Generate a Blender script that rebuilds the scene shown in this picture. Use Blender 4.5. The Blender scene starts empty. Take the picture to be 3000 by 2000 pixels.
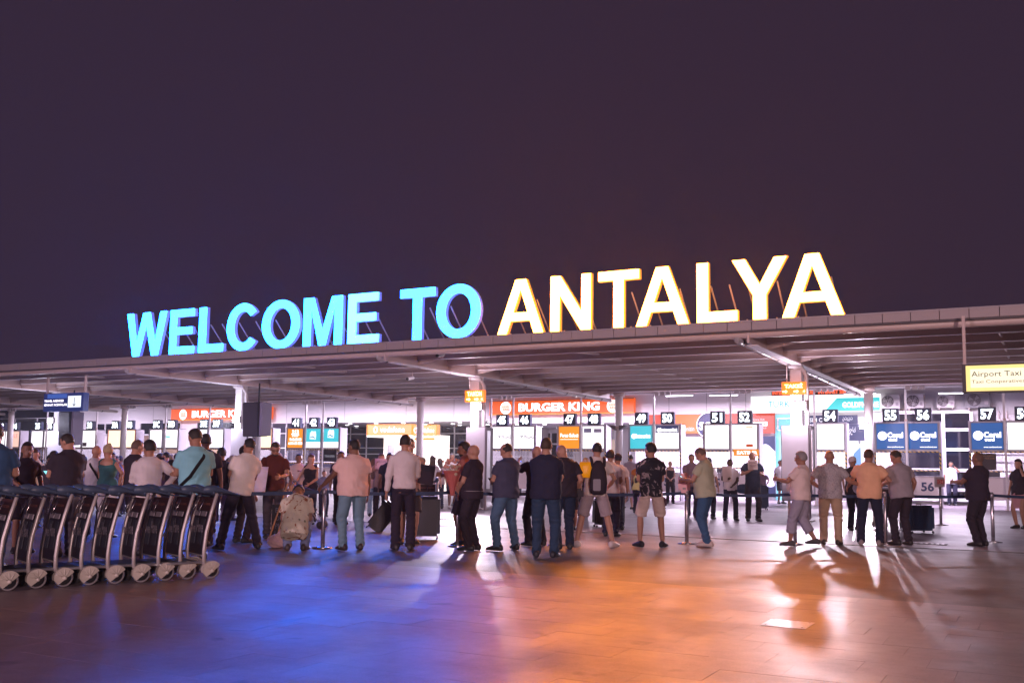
import bpy, bmesh, math, random
import numpy as np
from mathutils import Vector, Matrix
random.seed(7)
R = math.radians
C = bpy.context.scene.collection

# ------------------------------------------------------------------ camera
# world axes: X runs along the terminal front (to the right), Y away from the viewer, metres
CH = 1.38; FPX = 2900.0; YAW = R(28.5); PITCH = math.atan(0.1018); ROLL = R(.72)
fh = Vector((-math.sin(YAW), math.cos(YAW), 0)); rt0 = Vector((math.cos(YAW), math.sin(YAW), 0)); up0 = Vector((0, 0, 1))
fwd = fh*math.cos(PITCH) + up0*math.sin(PITCH)
up_ = up0*math.cos(PITCH) - fh*math.sin(PITCH)
rt = rt0*math.cos(ROLL) + up_*math.sin(ROLL); up = up_*math.cos(ROLL) - rt0*math.sin(ROLL)
cd = bpy.data.cameras.new('camera'); cam = bpy.data.objects.new('camera', cd); C.objects.link(cam)
cam.matrix_world = Matrix(((rt.x, up.x, -fwd.x, 0), (rt.y, up.y, -fwd.y, 0), (rt.z, up.z, -fwd.z, CH), (0, 0, 0, 1)))
cd.sensor_fit = 'HORIZONTAL'; cd.sensor_width = 36.0; cd.lens = 36.0*FPX/3000; cd.shift_y = (1070-1000)/3000.0
cd.clip_start = .1; cd.clip_end = 2000
bpy.context.scene.camera = cam

# ------------------------------------------------------------------ night sky, exposure
W = bpy.data.worlds.new('World'); bpy.context.scene.world = W; W.use_nodes = True
W.node_tree.nodes['Background'].inputs[0].default_value = (.0315, .0185, .0375, 1)
W.node_tree.nodes['Background'].inputs[1].default_value = 1.0
vs = bpy.context.scene.view_settings
vs.view_transform = 'Standard'; vs.look = 'None'; vs.exposure = 0.0; vs.gamma = 1.0; vs.use_curve_mapping = False
cy = bpy.context.scene.cycles
cy.max_bounces = 6; cy.diffuse_bounces = 3; cy.glossy_bounces = 3; cy.transmission_bounces = 4; cy.volume_bounces = 0
cy.use_denoising = True; cy.sample_clamp_indirect = 4.0; cy.caustics_reflective = False; cy.caustics_refractive = False
HAZE = 0.0008

def ray(x, y): return fwd + rt*((x-1500)/FPX) + up*((1070-y)/FPX)
def gp(x, y, z=0.0):            # a point of the photograph on the ground
    d = ray(x, y); t = (z-CH)/d.z; return Vector((d.x*t, d.y*t, z))
def pn(x, y, Y):                # a point of the photograph on the vertical plane Y = const
    d = ray(x, y); t = Y/d.y; return Vector((d.x*t, Y, CH+d.z*t))

# ------------------------------------------------------------------ materials
MATS = {}
def srgb(h):
    h = h.lstrip('#'); c = [int(h[i:i+2], 16)/255 for i in (0, 2, 4)]
    return tuple((v/12.92 if v <= .04045 else ((v+.055)/1.055)**2.4) for v in c)
def mat(name, col=(.5, .5, .5), rough=.6, metal=0., emit=None, es=1., noise=0., nscale=8., bump=0., bscale=60., spec=.5, trans=0., alpha=1.):
    if name in MATS: return MATS[name]
    if isinstance(col, str): col = srgb(col)
    m = bpy.data.materials.new(name); m.use_nodes = True; nt = m.node_tree; b = nt.nodes['Principled BSDF']
    b.inputs['Base Color'].default_value = (*col, 1); b.inputs['Roughness'].default_value = rough
    b.inputs['Metallic'].default_value = metal; b.inputs['Specular IOR Level'].default_value = spec
    if trans: b.inputs['Transmission Weight'].default_value = trans
    if alpha < 1: b.inputs['Alpha'].default_value = alpha
    if emit:
        if isinstance(emit, str): emit = srgb(emit)
        b.inputs['Emission Color'].default_value = (*emit, 1); b.inputs['Emission Strength'].default_value = es
    if noise or bump:
        tc = nt.nodes.new('ShaderNodeTexCoord')
    if noise:
        n = nt.nodes.new('ShaderNodeTexNoise'); n.inputs['Scale'].default_value = nscale; n.inputs['Detail'].default_value = 5
        nt.links.new(tc.outputs['Object'], n.inputs['Vector'])
        mr = nt.nodes.new('ShaderNodeMapRange'); mr.inputs[3].default_value = 1-noise; mr.inputs[4].default_value = 1+noise
        nt.links.new(n.outputs[0], mr.inputs[0])
        mx = nt.nodes.new('ShaderNodeVectorMath'); mx.operation = 'SCALE'; mx.inputs[0].default_value = col
        nt.links.new(mr.outputs[0], mx.inputs['Scale']); nt.links.new(mx.outputs[0], b.inputs['Base Color'])
    if bump:
        n2 = nt.nodes.new('ShaderNodeTexNoise'); n2.inputs['Scale'].default_value = bscale; n2.inputs['Detail'].default_value = 3
        nt.links.new(tc.outputs['Object'], n2.inputs['Vector'])
        bp = nt.nodes.new('ShaderNodeBump'); bp.inputs['Strength'].default_value = bump; bp.inputs['Distance'].default_value = .01
        nt.links.new(n2.outputs[0], bp.inputs['Height']); nt.links.new(bp.outputs[0], b.inputs['Normal'])
    MATS[name] = m; return m
def glow(name, col, s=1.):
    """a lit surface (lamp, light box): emits"""
    if name in MATS: return MATS[name]
    if isinstance(col, str): col = srgb(col)
    return mat(name, tuple(min(.8, c)*.2 for c in col), .5, emit=col, es=s)
def patterned(name, base, spot, scale, lo, hi, spot2=None):
    """printed fabric: blotches of a second colour"""
    if name in MATS: return MATS[name]
    m = mat(name, base, .85, bump=.25, bscale=90); nt = m.node_tree; b = nt.nodes['Principled BSDF']
    tc = nt.nodes.new('ShaderNodeTexCoord'); n = nt.nodes.new('ShaderNodeTexNoise'); n.inputs['Scale'].default_value = scale
    n.inputs['Detail'].default_value = 4; n.inputs['Roughness'].default_value = .65; n.inputs['Distortion'].default_value = 1.2
    nt.links.new(tc.outputs['Object'], n.inputs['Vector'])
    mr = nt.nodes.new('ShaderNodeMapRange'); mr.inputs[1].default_value = lo; mr.inputs[2].default_value = hi
    nt.links.new(n.outputs[0], mr.inputs[0]); mx = nt.nodes.new('ShaderNodeMix'); mx.data_type = 'RGBA'
    mx.inputs[6].default_value = (*base, 1); mx.inputs[7].default_value = (*spot, 1)
    nt.links.new(mr.outputs[0], mx.inputs[0]); out = mx.outputs[2]
    if spot2:
        n3 = nt.nodes.new('ShaderNodeTexVoronoi'); n3.inputs['Scale'].default_value = scale*1.1; nt.links.new(tc.outputs['Object'], n3.inputs['Vector'])
        r3 = nt.nodes.new('ShaderNodeMapRange'); r3.inputs[1].default_value = .22; r3.inputs[2].default_value = .16; nt.links.new(n3.outputs[0], r3.inputs[0])
        m3 = nt.nodes.new('ShaderNodeMix'); m3.data_type = 'RGBA'; m3.inputs[7].default_value = (*spot2, 1)
        nt.links.new(r3.outputs[0], m3.inputs[0]); nt.links.new(out, m3.inputs[6]); out = m3.outputs[2]
    nt.links.new(out, b.inputs['Base Color']); return m

# ------------------------------------------------------------------ object helpers
def tag(o, label=None, cat=None, group=None, kind=None):
    if label: o['label'] = label
    if cat: o['category'] = cat
    if group: o['group'] = group
    if kind: o['kind'] = kind
    return o
def link(name, me, m=None, parent=None, smooth=False):
    if m is not None: me.materials.append(m)
    if smooth: me.polygons.foreach_set('use_smooth', [True]*len(me.polygons))
    o = bpy.data.objects.new(name, me); C.objects.link(o)
    if parent is not None: o.parent = parent
    return o
def obj(name, bm, m=None, parent=None, smooth=False):
    me = bpy.data.meshes.new(name); bmesh.ops.recalc_face_normals(bm, faces=bm.faces); bm.to_mesh(me); bm.free()
    return link(name, me, m, parent, smooth)
def empty(name, loc, label, cat, group=None, rz=0.):
    o = bpy.data.objects.new(name, None); C.objects.link(o); o.location = loc; o.rotation_euler = (0, 0, rz); o.empty_display_size = .2
    return tag(o, label, cat, group)
def bx(bm, x0, x1, y0, y1, z0, z1):
    vs_ = [bm.verts.new(p) for p in ((x0,y0,z0),(x1,y0,z0),(x1,y1,z0),(x0,y1,z0),(x0,y0,z1),(x1,y0,z1),(x1,y1,z1),(x0,y1,z1))]
    for f in ((0,3,2,1),(4,5,6,7),(0,1,5,4),(1,2,6,5),(2,3,7,6),(3,0,4,7)): bm.faces.new([vs_[i] for i in f])
def box(name, x0, x1, y0, y1, z0, z1, m, parent=None, bevel=0.):
    bm = bmesh.new(); bx(bm, min(x0,x1), max(x0,x1), min(y0,y1), max(y0,y1), min(z0,z1), max(z0,z1))
    if bevel: bmesh.ops.bevel(bm, geom=bm.edges[:], offset=bevel, segments=2, affect='EDGES')
    return obj(name, bm, m, parent)
def tube(bm, pts, rads, n=8, caps=True, flat=1., flatdir=None):
    """lofted round bar through pts; ends rounded"""
    pts = [Vector(p) for p in pts]
    if not hasattr(rads, '__len__'): rads = [rads]*len(pts)
    P = []; 
    d0 = (pts[1]-pts[0]).normalized(); d1 = (pts[-1]-pts[-2]).normalized()
    if caps:
        P.append((pts[0]-d0*rads[0]*.75, rads[0]*.55, d0))
    for i, p in enumerate(pts):
        d = (pts[min(i+1, len(pts)-1)]-pts[max(i-1, 0)]).normalized(); P.append((p, rads[i], d))
    if caps:
        P.append((pts[-1]+d1*rads[-1]*.75, rads[-1]*.55, d1))
    ref = Vector(flatdir) if flatdir is not None else (Vector((0, 0, 1)) if abs(d0.z) < .9 else Vector((0, 1, 0)))
    rings = []
    for p, r_, d in P:
        a = d.cross(ref)
        if a.length < 1e-4: a = d.cross(Vector((1, 0, 0)))
        a.normalize(); b = a.cross(d).normalized()
        rings.append([bm.verts.new(p + a*(r_*math.cos(t)) + b*(r_*flat*math.sin(t))) for t in [2*math.pi*k/n for k in range(n)]])
    for i in range(len(rings)-1):
        for k in range(n):
            bm.faces.new((rings[i][k], rings[i][(k+1) % n], rings[i+1][(k+1) % n], rings[i+1][k]))
    bm.faces.new(rings[0][::-1]); bm.faces.new(rings[-1])
def bar(name, pts, r_, m, parent=None, n=8, smooth=True, flat=1.):
    bm = bmesh.new(); tube(bm, pts, r_, n, flat=flat); return obj(name, bm, m, parent, smooth)
def loft(bm, secs, n=14):
    """secs: (centre, vecA, vecB)"""
    rings = []
    for c, a, b in secs:
        c = Vector(c); a = Vector(a); b = Vector(b)
        rings.append([bm.verts.new(c + a*math.cos(t) + b*math.sin(t)) for t in [2*math.pi*k/n for k in range(n)]])
    for i in range(len(rings)-1):
        for k in range(n):
            bm.faces.new((rings[i][k], rings[i][(k+1) % n], rings[i+1][(k+1) % n], rings[i+1][k]))
    bm.faces.new(rings[0][::-1]); bm.faces.new(rings[-1])
def ball(bm, c, rx, ry, rz, M=None, u=12, v=8):
    T = Matrix.Translation(Vector(c)) @ (M.to_4x4() if M is not None else Matrix.Identity(4)) @ Matrix.Diagonal((rx, ry, rz, 1))
    return bmesh.ops.create_uvsphere(bm, u_segments=u, v_segments=v, radius=1, matrix=T)['verts']
def copy_tree(o, parent=None):
    c = o.copy(); C.objects.link(c); c.parent = parent
    for ch in [k for k in bpy.data.objects if k.parent is o and k is not c]: copy_tree(ch, c)
    return c
TXT = {}
def text(s, x0, x1, z0, z1, Y, m, parent=None, name='lettering', bold=.0, depth=.004, keep=False, face=(0, -1), origin=None):
    """flat lettering on a vertical face looking to -Y, fitted to x0..x1, z0..z1"""
    key = (s, bold)
    if key not in TXT:
        cu = bpy.data.curves.new('t', 'FONT'); cu.body = s; cu.size = 1; cu.offset = bold; cu.extrude = .0; cu.resolution_u = 2
        to = bpy.data.objects.new('t', cu); C.objects.link(to); dg = bpy.context.evaluated_depsgraph_get()
        me = bpy.data.meshes.new_from_object(to.evaluated_get(dg)); bpy.data.objects.remove(to); bpy.data.curves.remove(cu)
        a = np.zeros(len(me.vertices)*3); me.vertices.foreach_get('co', a); a = a.reshape(-1, 3)
        TXT[key] = (a.copy(), [tuple(p.vertices) for p in me.polygons]); bpy.data.meshes.remove(me)
    a, faces = TXT[key]
    if len(a) == 0: return None
    lo = a.min(0); hi = a.max(0); sx = (x1-x0)/max(hi[0]-lo[0], 1e-6); sz = (z1-z0)/max(hi[1]-lo[1], 1e-6)
    if keep:
        sx = sz = min(sx, sz)
    co = [((p[0]-lo[0])*sx + x0, Y, (p[1]-lo[1])*sz + z0) for p in a]
    me = bpy.data.meshes.new(name); me.from_pydata(co, [], faces); me.update()
    o = link(name, me, m, parent)
    return o

# ------------------------------------------------------------------ materials used all over
white_paint = mat('white_paint', (.72, .70, .72), .45, noise=.06, nscale=1.5)
white_wall = mat('white_wall', (.74, .72, .75), .6, noise=.05, nscale=.8)
steel_paint = mat('steel_paint', (.66, .53, .50), .4, noise=.1, nscale=2)
deck_paint = mat('deck_paint', (.60, .48, .47), .5, noise=.1, nscale=1)
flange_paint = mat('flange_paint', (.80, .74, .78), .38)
pipe_mat = mat('pipe_paint', (.5, .47, .48), .3)
alu = mat('aluminium', (.62, .62, .64), .3, metal=.85)
chrome = mat('chrome', (.75, .75, .78), .16, metal=1.)
grey_plastic = mat('grey_plastic', (.3, .3, .33), .45)
dark_plastic = mat('dark_plastic', (.02, .02, .028), .4)
navy = mat('navy_panel', (.012, .02, .06), .4)
dark_glass = mat('dark_glass', (.008, .008, .016), .06, spec=.8)
frame_white = mat('white_frame', (.75, .74, .78), .35)
led_white = glow('led_digit', (.80, .90, 1.0), 4.)
box_white = glow('light_box_white', (1.0, .93, .98), 1.7)
box_warm = glow('light_box_warm', (1.0, .86, .62), 1.4)

# ------------------------------------------------------------------ ground
def ground_mat(name, col, rough, rj=.03, bmp=.2, var=.22, sp=.5):
    m = bpy.data.materials.new(name); m.use_nodes = True; nt = m.node_tree; b = nt.nodes['Principled BSDF']
    b.inputs['Specular IOR Level'].default_value = sp
    tc = nt.nodes.new('ShaderNodeTexCoord'); geo = nt.nodes.new('ShaderNodeNewGeometry')
    def noise(scale, det=6, rgh=.6, vec=None):
        n = nt.nodes.new('ShaderNodeTexNoise'); n.inputs['Scale'].default_value = scale; n.inputs['Detail'].default_value = det
        n.inputs['Roughness'].default_value = rgh; nt.links.new(vec or geo.outputs['Position'], n.inputs['Vector']); return n
    def rng(src, a, b_, c=0., d=1.):
        r_ = nt.nodes.new('ShaderNodeMapRange'); r_.inputs[1].default_value = c; r_.inputs[2].default_value = d
        r_.inputs[3].default_value = a; r_.inputs[4].default_value = b_; nt.links.new(src, r_.inputs[0]); return r_.outputs[0]
    def mul(a, b_):
        q = nt.nodes.new('ShaderNodeMath'); q.operation = 'MULTIPLY'; nt.links.new(a, q.inputs[0]); nt.links.new(b_, q.inputs[1]); return q.outputs[0]
    oi = nt.nodes.new('ShaderNodeObjectInfo')
    f = mul(rng(noise(.5).outputs[0], 1-var, 1+var, .3, .7), rng(noise(7).outputs[0], .85, 1.12, .3, .7))
    f = mul(f, rng(noise(60, 3).outputs[0], .8, 1.2, .3, .7))
    f = mul(f, rng(oi.outputs['Random'], .88, 1.06))
    st = noise(2.3, 4, .5); f = mul(f, rng(st.outputs[0], 1., .45, .66, .74))
    v = nt.nodes.new('ShaderNodeVectorMath'); v.operation = 'SCALE'; v.inputs[0].default_value = col
    nt.links.new(f, v.inputs['Scale']); nt.links.new(v.outputs[0], b.inputs['Base Color'])
    q = nt.nodes.new('ShaderNodeMath'); q.operation = 'ADD'; q.inputs[1].default_value = rough-.08
    nt.links.new(rng(noise(1.3, 4).outputs[0], .03, .13, .35, .65), q.inputs[0])
    q2 = nt.nodes.new('ShaderNodeMath'); q2.operation = 'ADD'; nt.links.new(q.outputs[0], q2.inputs[0])
    nt.links.new(rng(oi.outputs['Random'], -rj, rj), q2.inputs[1]); nt.links.new(q2.outputs[0], b.inputs['Roughness'])
    bp = nt.nodes.new('ShaderNodeBump'); bp.inputs['Strength'].default_value = bmp; bp.inputs['Distance'].default_value = .006
    nt.links.new(noise(45, 4).outputs[0], bp.inputs['Height']); nt.links.new(bp.outputs[0], b.inputs['Normal'])
    return m
m_slab = ground_mat('paving_stone', (.215, .158, .165), .47, rj=.02, bmp=.14, sp=.7)
m_road = ground_mat('worn_asphalt', (.125, .098, .112), .52, bmp=.25, sp=.5)
m_apron = ground_mat('pale_concrete', (.20, .165, .20), .44, bmp=.10, sp=.5)
m_earth = mat('joint_sand', (.2, .16, .19), .5)
m_far = mat('far_asphalt', (.05, .048, .05), .8, noise=.2)

def sheet(name, x0, x1, y0, y1, z, m, nx=1, ny=1):
    bm = bmesh.new(); g = [[bm.verts.new((x0+(x1-x0)*i/nx, y0+(y1-y0)*j/ny, z)) for i in range(nx+1)] for j in range(ny+1)]
    for j in range(ny):
        for i in range(nx): bm.faces.new((g[j][i], g[j][i+1], g[j+1][i+1], g[j+1][i]))
    return tag(obj(name, bm, m), kind='structure')
sheet('ground', -200, 160, -120, 240, -.06, m_far)
KERB = 11.5; Y2 = 19.6
pav = sheet('plaza', -60, 40, -12, KERB, -.0035, m_earth)
sheet('road', -75, 45, KERB, Y2, -.005, m_road)
sheet('forecourt', -90, 45, Y2, 48, .0, m_apron)
# joint strip between the two
o = box('drain_channel', -60, 30, Y2-.12, Y2+.02, -.03, .004, mat('channel_concrete', (.16, .15, .15), .7)); tag(o, kind='structure')
# paving slabs: the ones near the viewer are single pieces, the rest one mesh
SL, SWd = .62, .42
slab_bm = bmesh.new(); bx(slab_bm, .0008, SL-.0008, .0008, SWd-.0008, -.03, 0); bmesh.ops.bevel(slab_bm, geom=[e for e in slab_bm.edges if all(v.co.z > -.01 for v in e.verts)], offset=.0005, segments=1, affect='EDGES')
slab_me = bpy.data.meshes.new('slab'); bmesh.ops.recalc_face_normals(slab_bm, faces=slab_bm.faces); slab_bm.to_mesh(slab_me); slab_bm.free(); slab_me.materials.append(m_slab)
rest = bmesh.new(); rows = int((KERB+12)/SWd); cand = []
for j in range(rows):
    y = KERB-(j+1)*SWd; off = (j % 3)*SL/3
    for i in range(-75, 50):
        x = i*SL+off
        if x < -50 or x > 30: continue
        cx, cy_ = x+SL/2, y+SWd/2; v = Vector((cx, cy_, -CH)); dd = v.dot(fwd)
        vis = False
        if dd > 2:
            px = 1500+FPX*v.dot(rt)/dd; py = 1070-FPX*v.dot(up)/dd; vis = -60 < px < 3060 and py < 2060
        cand.append((dd if vis and px > 900 else (dd+50 if vis else 999), x, y))
cand.sort()
rs = random.Random(3)
for k, (d_, x, y) in enumerate(cand):
    z = rs.uniform(-.001, .0006)
    if k < 290:
        s = link('slab', slab_me, None, pav); s.location = (x, y, z); s.rotation_euler = (rs.gauss(0, .0004), rs.gauss(0, .0004), 0)
    else:
        vs4 = [rest.verts.new(p) for p in ((x+.0008, y+.0008, z*.5), (x+SL-.0008, y+.0008, z*.5), (x+SL-.0008, y+SWd-.0008, z*.5), (x+.0008, y+SWd-.0008, z*.5))]
        rest.faces.new(vs4)
o = obj('paving', rest, m_slab, pav); o['kind'] = 'stuff'
# steel cover plate set in the paving
g = gp(2308, 1827); t_ = empty('cover_plate', (g.x, g.y, 0), 'small bright square metal plate lying flat in the paving', 'metal plate')
box('plate', -.2, .2, -.2, .2, .0015, .005, mat('glint_plate', (.88, .87, .9), .3), t_)  # near-white colour stands in for a floodlight mirrored in the metal
bmv = bmesh.new()
for sx in (-.16, .16):
    for sy in (-.16, .16): tube(bmv, [(sx, sy, .005), (sx, sy, .007)], .009, 8, caps=False)
obj('bolt', bmv, dark_plastic, t_)
# dark spill and scuffs on the slabs
st_m = mat('spill', (.06, .045, .06), .35)
def stain(pts, w, nm='stain'):
    b_ = bmesh.new(); P_ = [gp(*q) for q in pts]; rr = random.Random(len(pts)); L_ = []; R_ = []
    for i, p in enumerate(P_):
        d = (P_[min(i+1, len(P_)-1)]-P_[max(i-1, 0)]).normalized(); n = Vector((-d.y, d.x, 0)); ww = w*rr.uniform(.3, 1.)*(0.3 if i in (0, len(P_)-1) else 1)
        L_.append(b_.verts.new((p.x+n.x*ww, p.y+n.y*ww, .0022))); R_.append(b_.verts.new((p.x-n.x*ww, p.y-n.y*ww, .0022)))
    for i in range(len(P_)-1): b_.faces.new((L_[i], L_[i+1], R_[i+1], R_[i]))
    obj(nm, b_, st_m, pav)
stain([(662, 1844), (690, 1846), (735, 1848), (770, 1838), (805, 1829), (845, 1822), (880, 1811), (915, 1807)], .03)
stain([(800, 1824), (835, 1818), (862, 1812)], .035); stain([(895, 1810), (905, 1806), (918, 1806)], .05)
stain([(2232, 1787), (2245, 1788), (2262, 1788)], .02); stain([(2276, 1797), (2290, 1800), (2310, 1800)], .025); stain([(2372, 1797), (2385, 1796), (2398, 1797)], .03); stain([(2145, 1763), (2160, 1764)], .02); stain([(1915, 1895), (1940, 1896)], .02)
stain([(2500, 1851), (2512, 1853), (2520, 1852)], .04); stain([(700, 1775), (702, 1773)], .02)
# gutter grates
for px, py, w_, lab in ((2700, 1592, .9, 'black and pale striped drain grate in the ground behind the man in the grey polo'), (1292, 1520, .9, 'small dark drain grate on the bright forecourt beside the big dark suitcase')):
    g = gp(px, py); gr = empty('drain_grate', (g.x, g.y, 0), lab, 'drain grate')
    box('grate_frame', -w_/2, w_/2, -.12, .12, .002, .008, mat('rust_iron', (.05, .04, .04), .6, metal=.5), gr)
    b_ = bmesh.new()
    for i in range(9): bx(b_, -w_/2+.05+i*w_/9.5, -w_/2+.09+i*w_/9.5, -.09, .09, .009, .014)
    o = obj('grate_bars', b_, alu, gr)

# ------------------------------------------------------------------ canopy
ZF0, ZF1 = 4.50, 4.735; YF, YR = 22.3, 40.6; XL, XR = -75., 6.
can = empty('canopy', (-20, YF, 0), 'long flat steel canopy roof with white beams over the arrival desks', 'canopy')
def world(o, p=None):
    return o
def cbox(name, x0, x1, y0, y1, z0, z1, m, parent, bevel=0):
    l = parent.location; return box(name, x0-l.x, x1-l.x, y0-l.y, y1-l.y, z0-l.z, z1-l.z, m, parent, bevel)
cbox('roof_deck', XL, XR, YF+.06, YR, 4.62, 4.70, deck_paint, can)
# fascia panels
fp = bmesh.new(); PW = .565
bx(fp, .006, PW-.006, -.035, 0, 0, ZF1-ZF0-.04); bmesh.ops.bevel(fp, geom=fp.edges[:], offset=.004, segments=1, affect='EDGES')
fme = bpy.data.meshes.new('fascia_panel'); fp.to_mesh(fme); fp.free(); fme.materials.append(mat('fascia_panel', (.42, .36, .37), .45, noise=.12, nscale=1.2))
x = -46.0
while x < 4.5:
    o = link('fascia_panel', fme, None, can); o.location = (x+20, rs.uniform(-.004, .004), ZF0+.04+rs.uniform(-.003, .003)); o.rotation_euler = (0, 0, rs.gauss(0, .002)); x += PW
cbox('fascia_backing', XL, XR, YF+.005, YF+.06, ZF0, ZF1-.01, mat('fascia_dark', (.1, .09, .1), .6), can)
cbox('roof_edge_cap', XL, XR, YF-.05, YF+.35, ZF1, ZF1+.03, mat('edge_cap', (.42, .38, .41), .35), can)
# rounded gutter behind the fascia
b_ = bmesh.new(); tube(b_, [(XL+20, .2, 4.47), (XR+20, .2, 4.47)], .09, 10); obj('gutter', b_, steel_paint, can, True)
# purlins: web + bright bottom flange
ys = [24.0, 25.65, 27.3, 28.95, 30.6, 32.25, 33.9, 35.55, 37.2]
for y in ys:
    cbox('purlin', XL, XR, y-.02, y+.02, 4.44, 4.62, steel_paint, can)
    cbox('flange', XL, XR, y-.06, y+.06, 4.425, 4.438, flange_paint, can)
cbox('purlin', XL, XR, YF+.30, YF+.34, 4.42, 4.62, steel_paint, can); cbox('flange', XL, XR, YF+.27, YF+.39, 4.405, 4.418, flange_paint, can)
COLX = [-6-10.2*k for k in range(-1, 7)]
def pipe_run(X, z, y0, y1, r_, par):
    bmp = bmesh.new(); tube(bmp, [(X+20, y0-YF, z+.02), (X+20, y1-YF, z-.10)], r_, 10)
    o = obj('rain_pipe', bmp, pipe_mat, par, True)
    n_ = int((y1-y0)/1.7); bmc = bmesh.new()
    for i in range(n_+1):
        yy = y0+.3+i*1.7; zz = z+.02-.12*(yy-y0)/(y1-y0)
        if yy < y1: tube(bmc, [(X+20, yy-YF-.03, zz), (X+20, yy-YF+.03, zz)], r_*1.18, 10, caps=False)
    c_ = obj('pipe_clip', bmc, mat('clip_dark', (.12, .1, .12), .5), o)
STF = {-1: None, 1: None}
for X in COLX:
    gb = bmesh.new()
    # haunched girder: web tapers
    for (y0, y1) in ((YF+.1, YR),):
        bx(gb, X-.03+20, X+.03+20, y0-YF, 38.4-YF, 4.26, 4.62)
    gir = obj('girder', gb, steel_paint, can)
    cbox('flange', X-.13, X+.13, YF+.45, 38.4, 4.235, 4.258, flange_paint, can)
    # stiffener plates between girder and purlins
    for s in (-1, 1):
        if STF[s] is None:
            sb = bmesh.new(); v = [sb.verts.new(p) for p in ((s*.031, 0, 4.60), (s*.9, 0, 4.44), (s*.9, 0, 4.60), (s*.031, 0, 4.28))]; sb.faces.new((v[0], v[3], v[1], v[2]))
            bmesh.ops.solidify(sb, geom=sb.faces[:], thickness=.015); STF[s] = bpy.data.meshes.new('stiffener'); sb.to_mesh(STF[s]); sb.free(); STF[s].materials.append(steel_paint)
        for y in ys: o = link('stiffener', STF[s], None, can); o.location = (X+20, y-YF+.03, 0)
    pipe_run(X-.28, 4.32, YF+.25, 39.2, .075, can)
    b_ = bmesh.new(); tube(b_, [(X-.28+20, .2, 4.48), (X-.28+20, .22, 4.37), (X-.28+20, .45, 4.34)], .09, 10); obj('gutter_outlet', b_, pipe_mat, can, True)
# intermediate diagonal braces (every bay, half way)
for X in COLX[:-1]:
    Xm = X-5.1; db = bmesh.new()
    for i, y in enumerate(ys[:-1]):
        tube(db, [(Xm+20-.35, y-YF+.05, 4.47), (Xm+20+.35, y-YF+.55, 4.50)], .03, 6); tube(db, [(Xm+20, y-YF+.1, 4.46), (Xm+20, ys[i+1]-YF-.1, 4.55)], .035, 6)
    obj('cross_brace', db, steel_paint, can)
for X in COLX:
    for Yc, rr, w_ in ((27.6, .0, .21), (39.5, .17, 0)):
        cb = bmesh.new()
        if rr: tube(cb, [(X+20, Yc-YF, 0), (X+20, Yc-YF, 4.61)], rr, 20, caps=False)
        else:
            bx(cb, X+20-w_, X+20+w_*.45, Yc-YF-.15, Yc-YF+.15, 0, 4.235)
        co_ = obj('column', cb, white_paint, can, bool(rr))
        if not rr:
            pb = bmesh.new(); tube(pb, [(X+20+.21, Yc-YF-.02, .1), (X+20+.21, Yc-YF-.02, 3.95), (X+20+.10, Yc-YF-.1, 4.15), (X+20-.2, Yc-YF-.25, 4.2)], .065, 10); obj('downpipe', pb, pipe_mat, co_, True)
            bp_ = bmesh.new(); bx(bp_, X+20-.3, X+20+.32, Yc-YF-.25, Yc-YF+.25, 0, .03); obj('base_plate', bp_, steel_paint, co_)
        else:
            cp = bmesh.new(); tube(cp, [(X+20, Yc-YF, 4.40), (X+20, Yc-YF, 4.60)], .24, 20, caps=False); obj('column_head', cp, steel_paint, co_, True)
# rear beam + rail + socket boxes
cbox('rear_beam', XL, XR, 40.62, 40.80, 4.57, 4.72, frame_white, can)
cbox('cable_tray', XL, XR, 40.25, 40.42, 4.56, 4.60, frame_white, can)
sme = None
for px in (37, 150, 385, 490, 620, 745, 900, 925, 1478, 1695, 1940, 2175, 2415, 2680):
    X = pn(px, 1150, 38.6).x
    for k in range(3):
        if sme is None:
            o = cbox('socket_box', -.09, .09, 38.6, 38.7, 4.34, 4.50, white_paint, can, .01); sme = o
            o.location = (X+20, 0, 0); o.data.transform(Matrix.Translation((-20, 0, 0)))
        else:
            o = sme.copy(); C.objects.link(o); o.parent = can
        o.location = (X+20+(k-1)*.24, 0, 0)

# cctv and dome lamps under the canopy
def cctv(px, py, Y, lab):
    p = pn(px, py, Y); t = empty('security_camera', p, lab, 'camera'); 
    bar('camera_body', [(0, -.18, -.03), (0, .12, .03)], .055, white_paint, t, 12); bar('lens_ring', [(0, -.21, -.035), (0, -.19, -.033)], .05, dark_plastic, t, 12)
    bar('mount', [(0, .05, .03), (0, .08, 4.42-p.z)], .02, steel_paint, t)
cctv(1292, 1040, 23.6, 'white bullet security camera hanging beside the downpipe under the canopy edge')
cctv(1204, 1108, 27.0, 'small dark security camera on the ceiling beam left of the orange direction sign')

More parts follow.
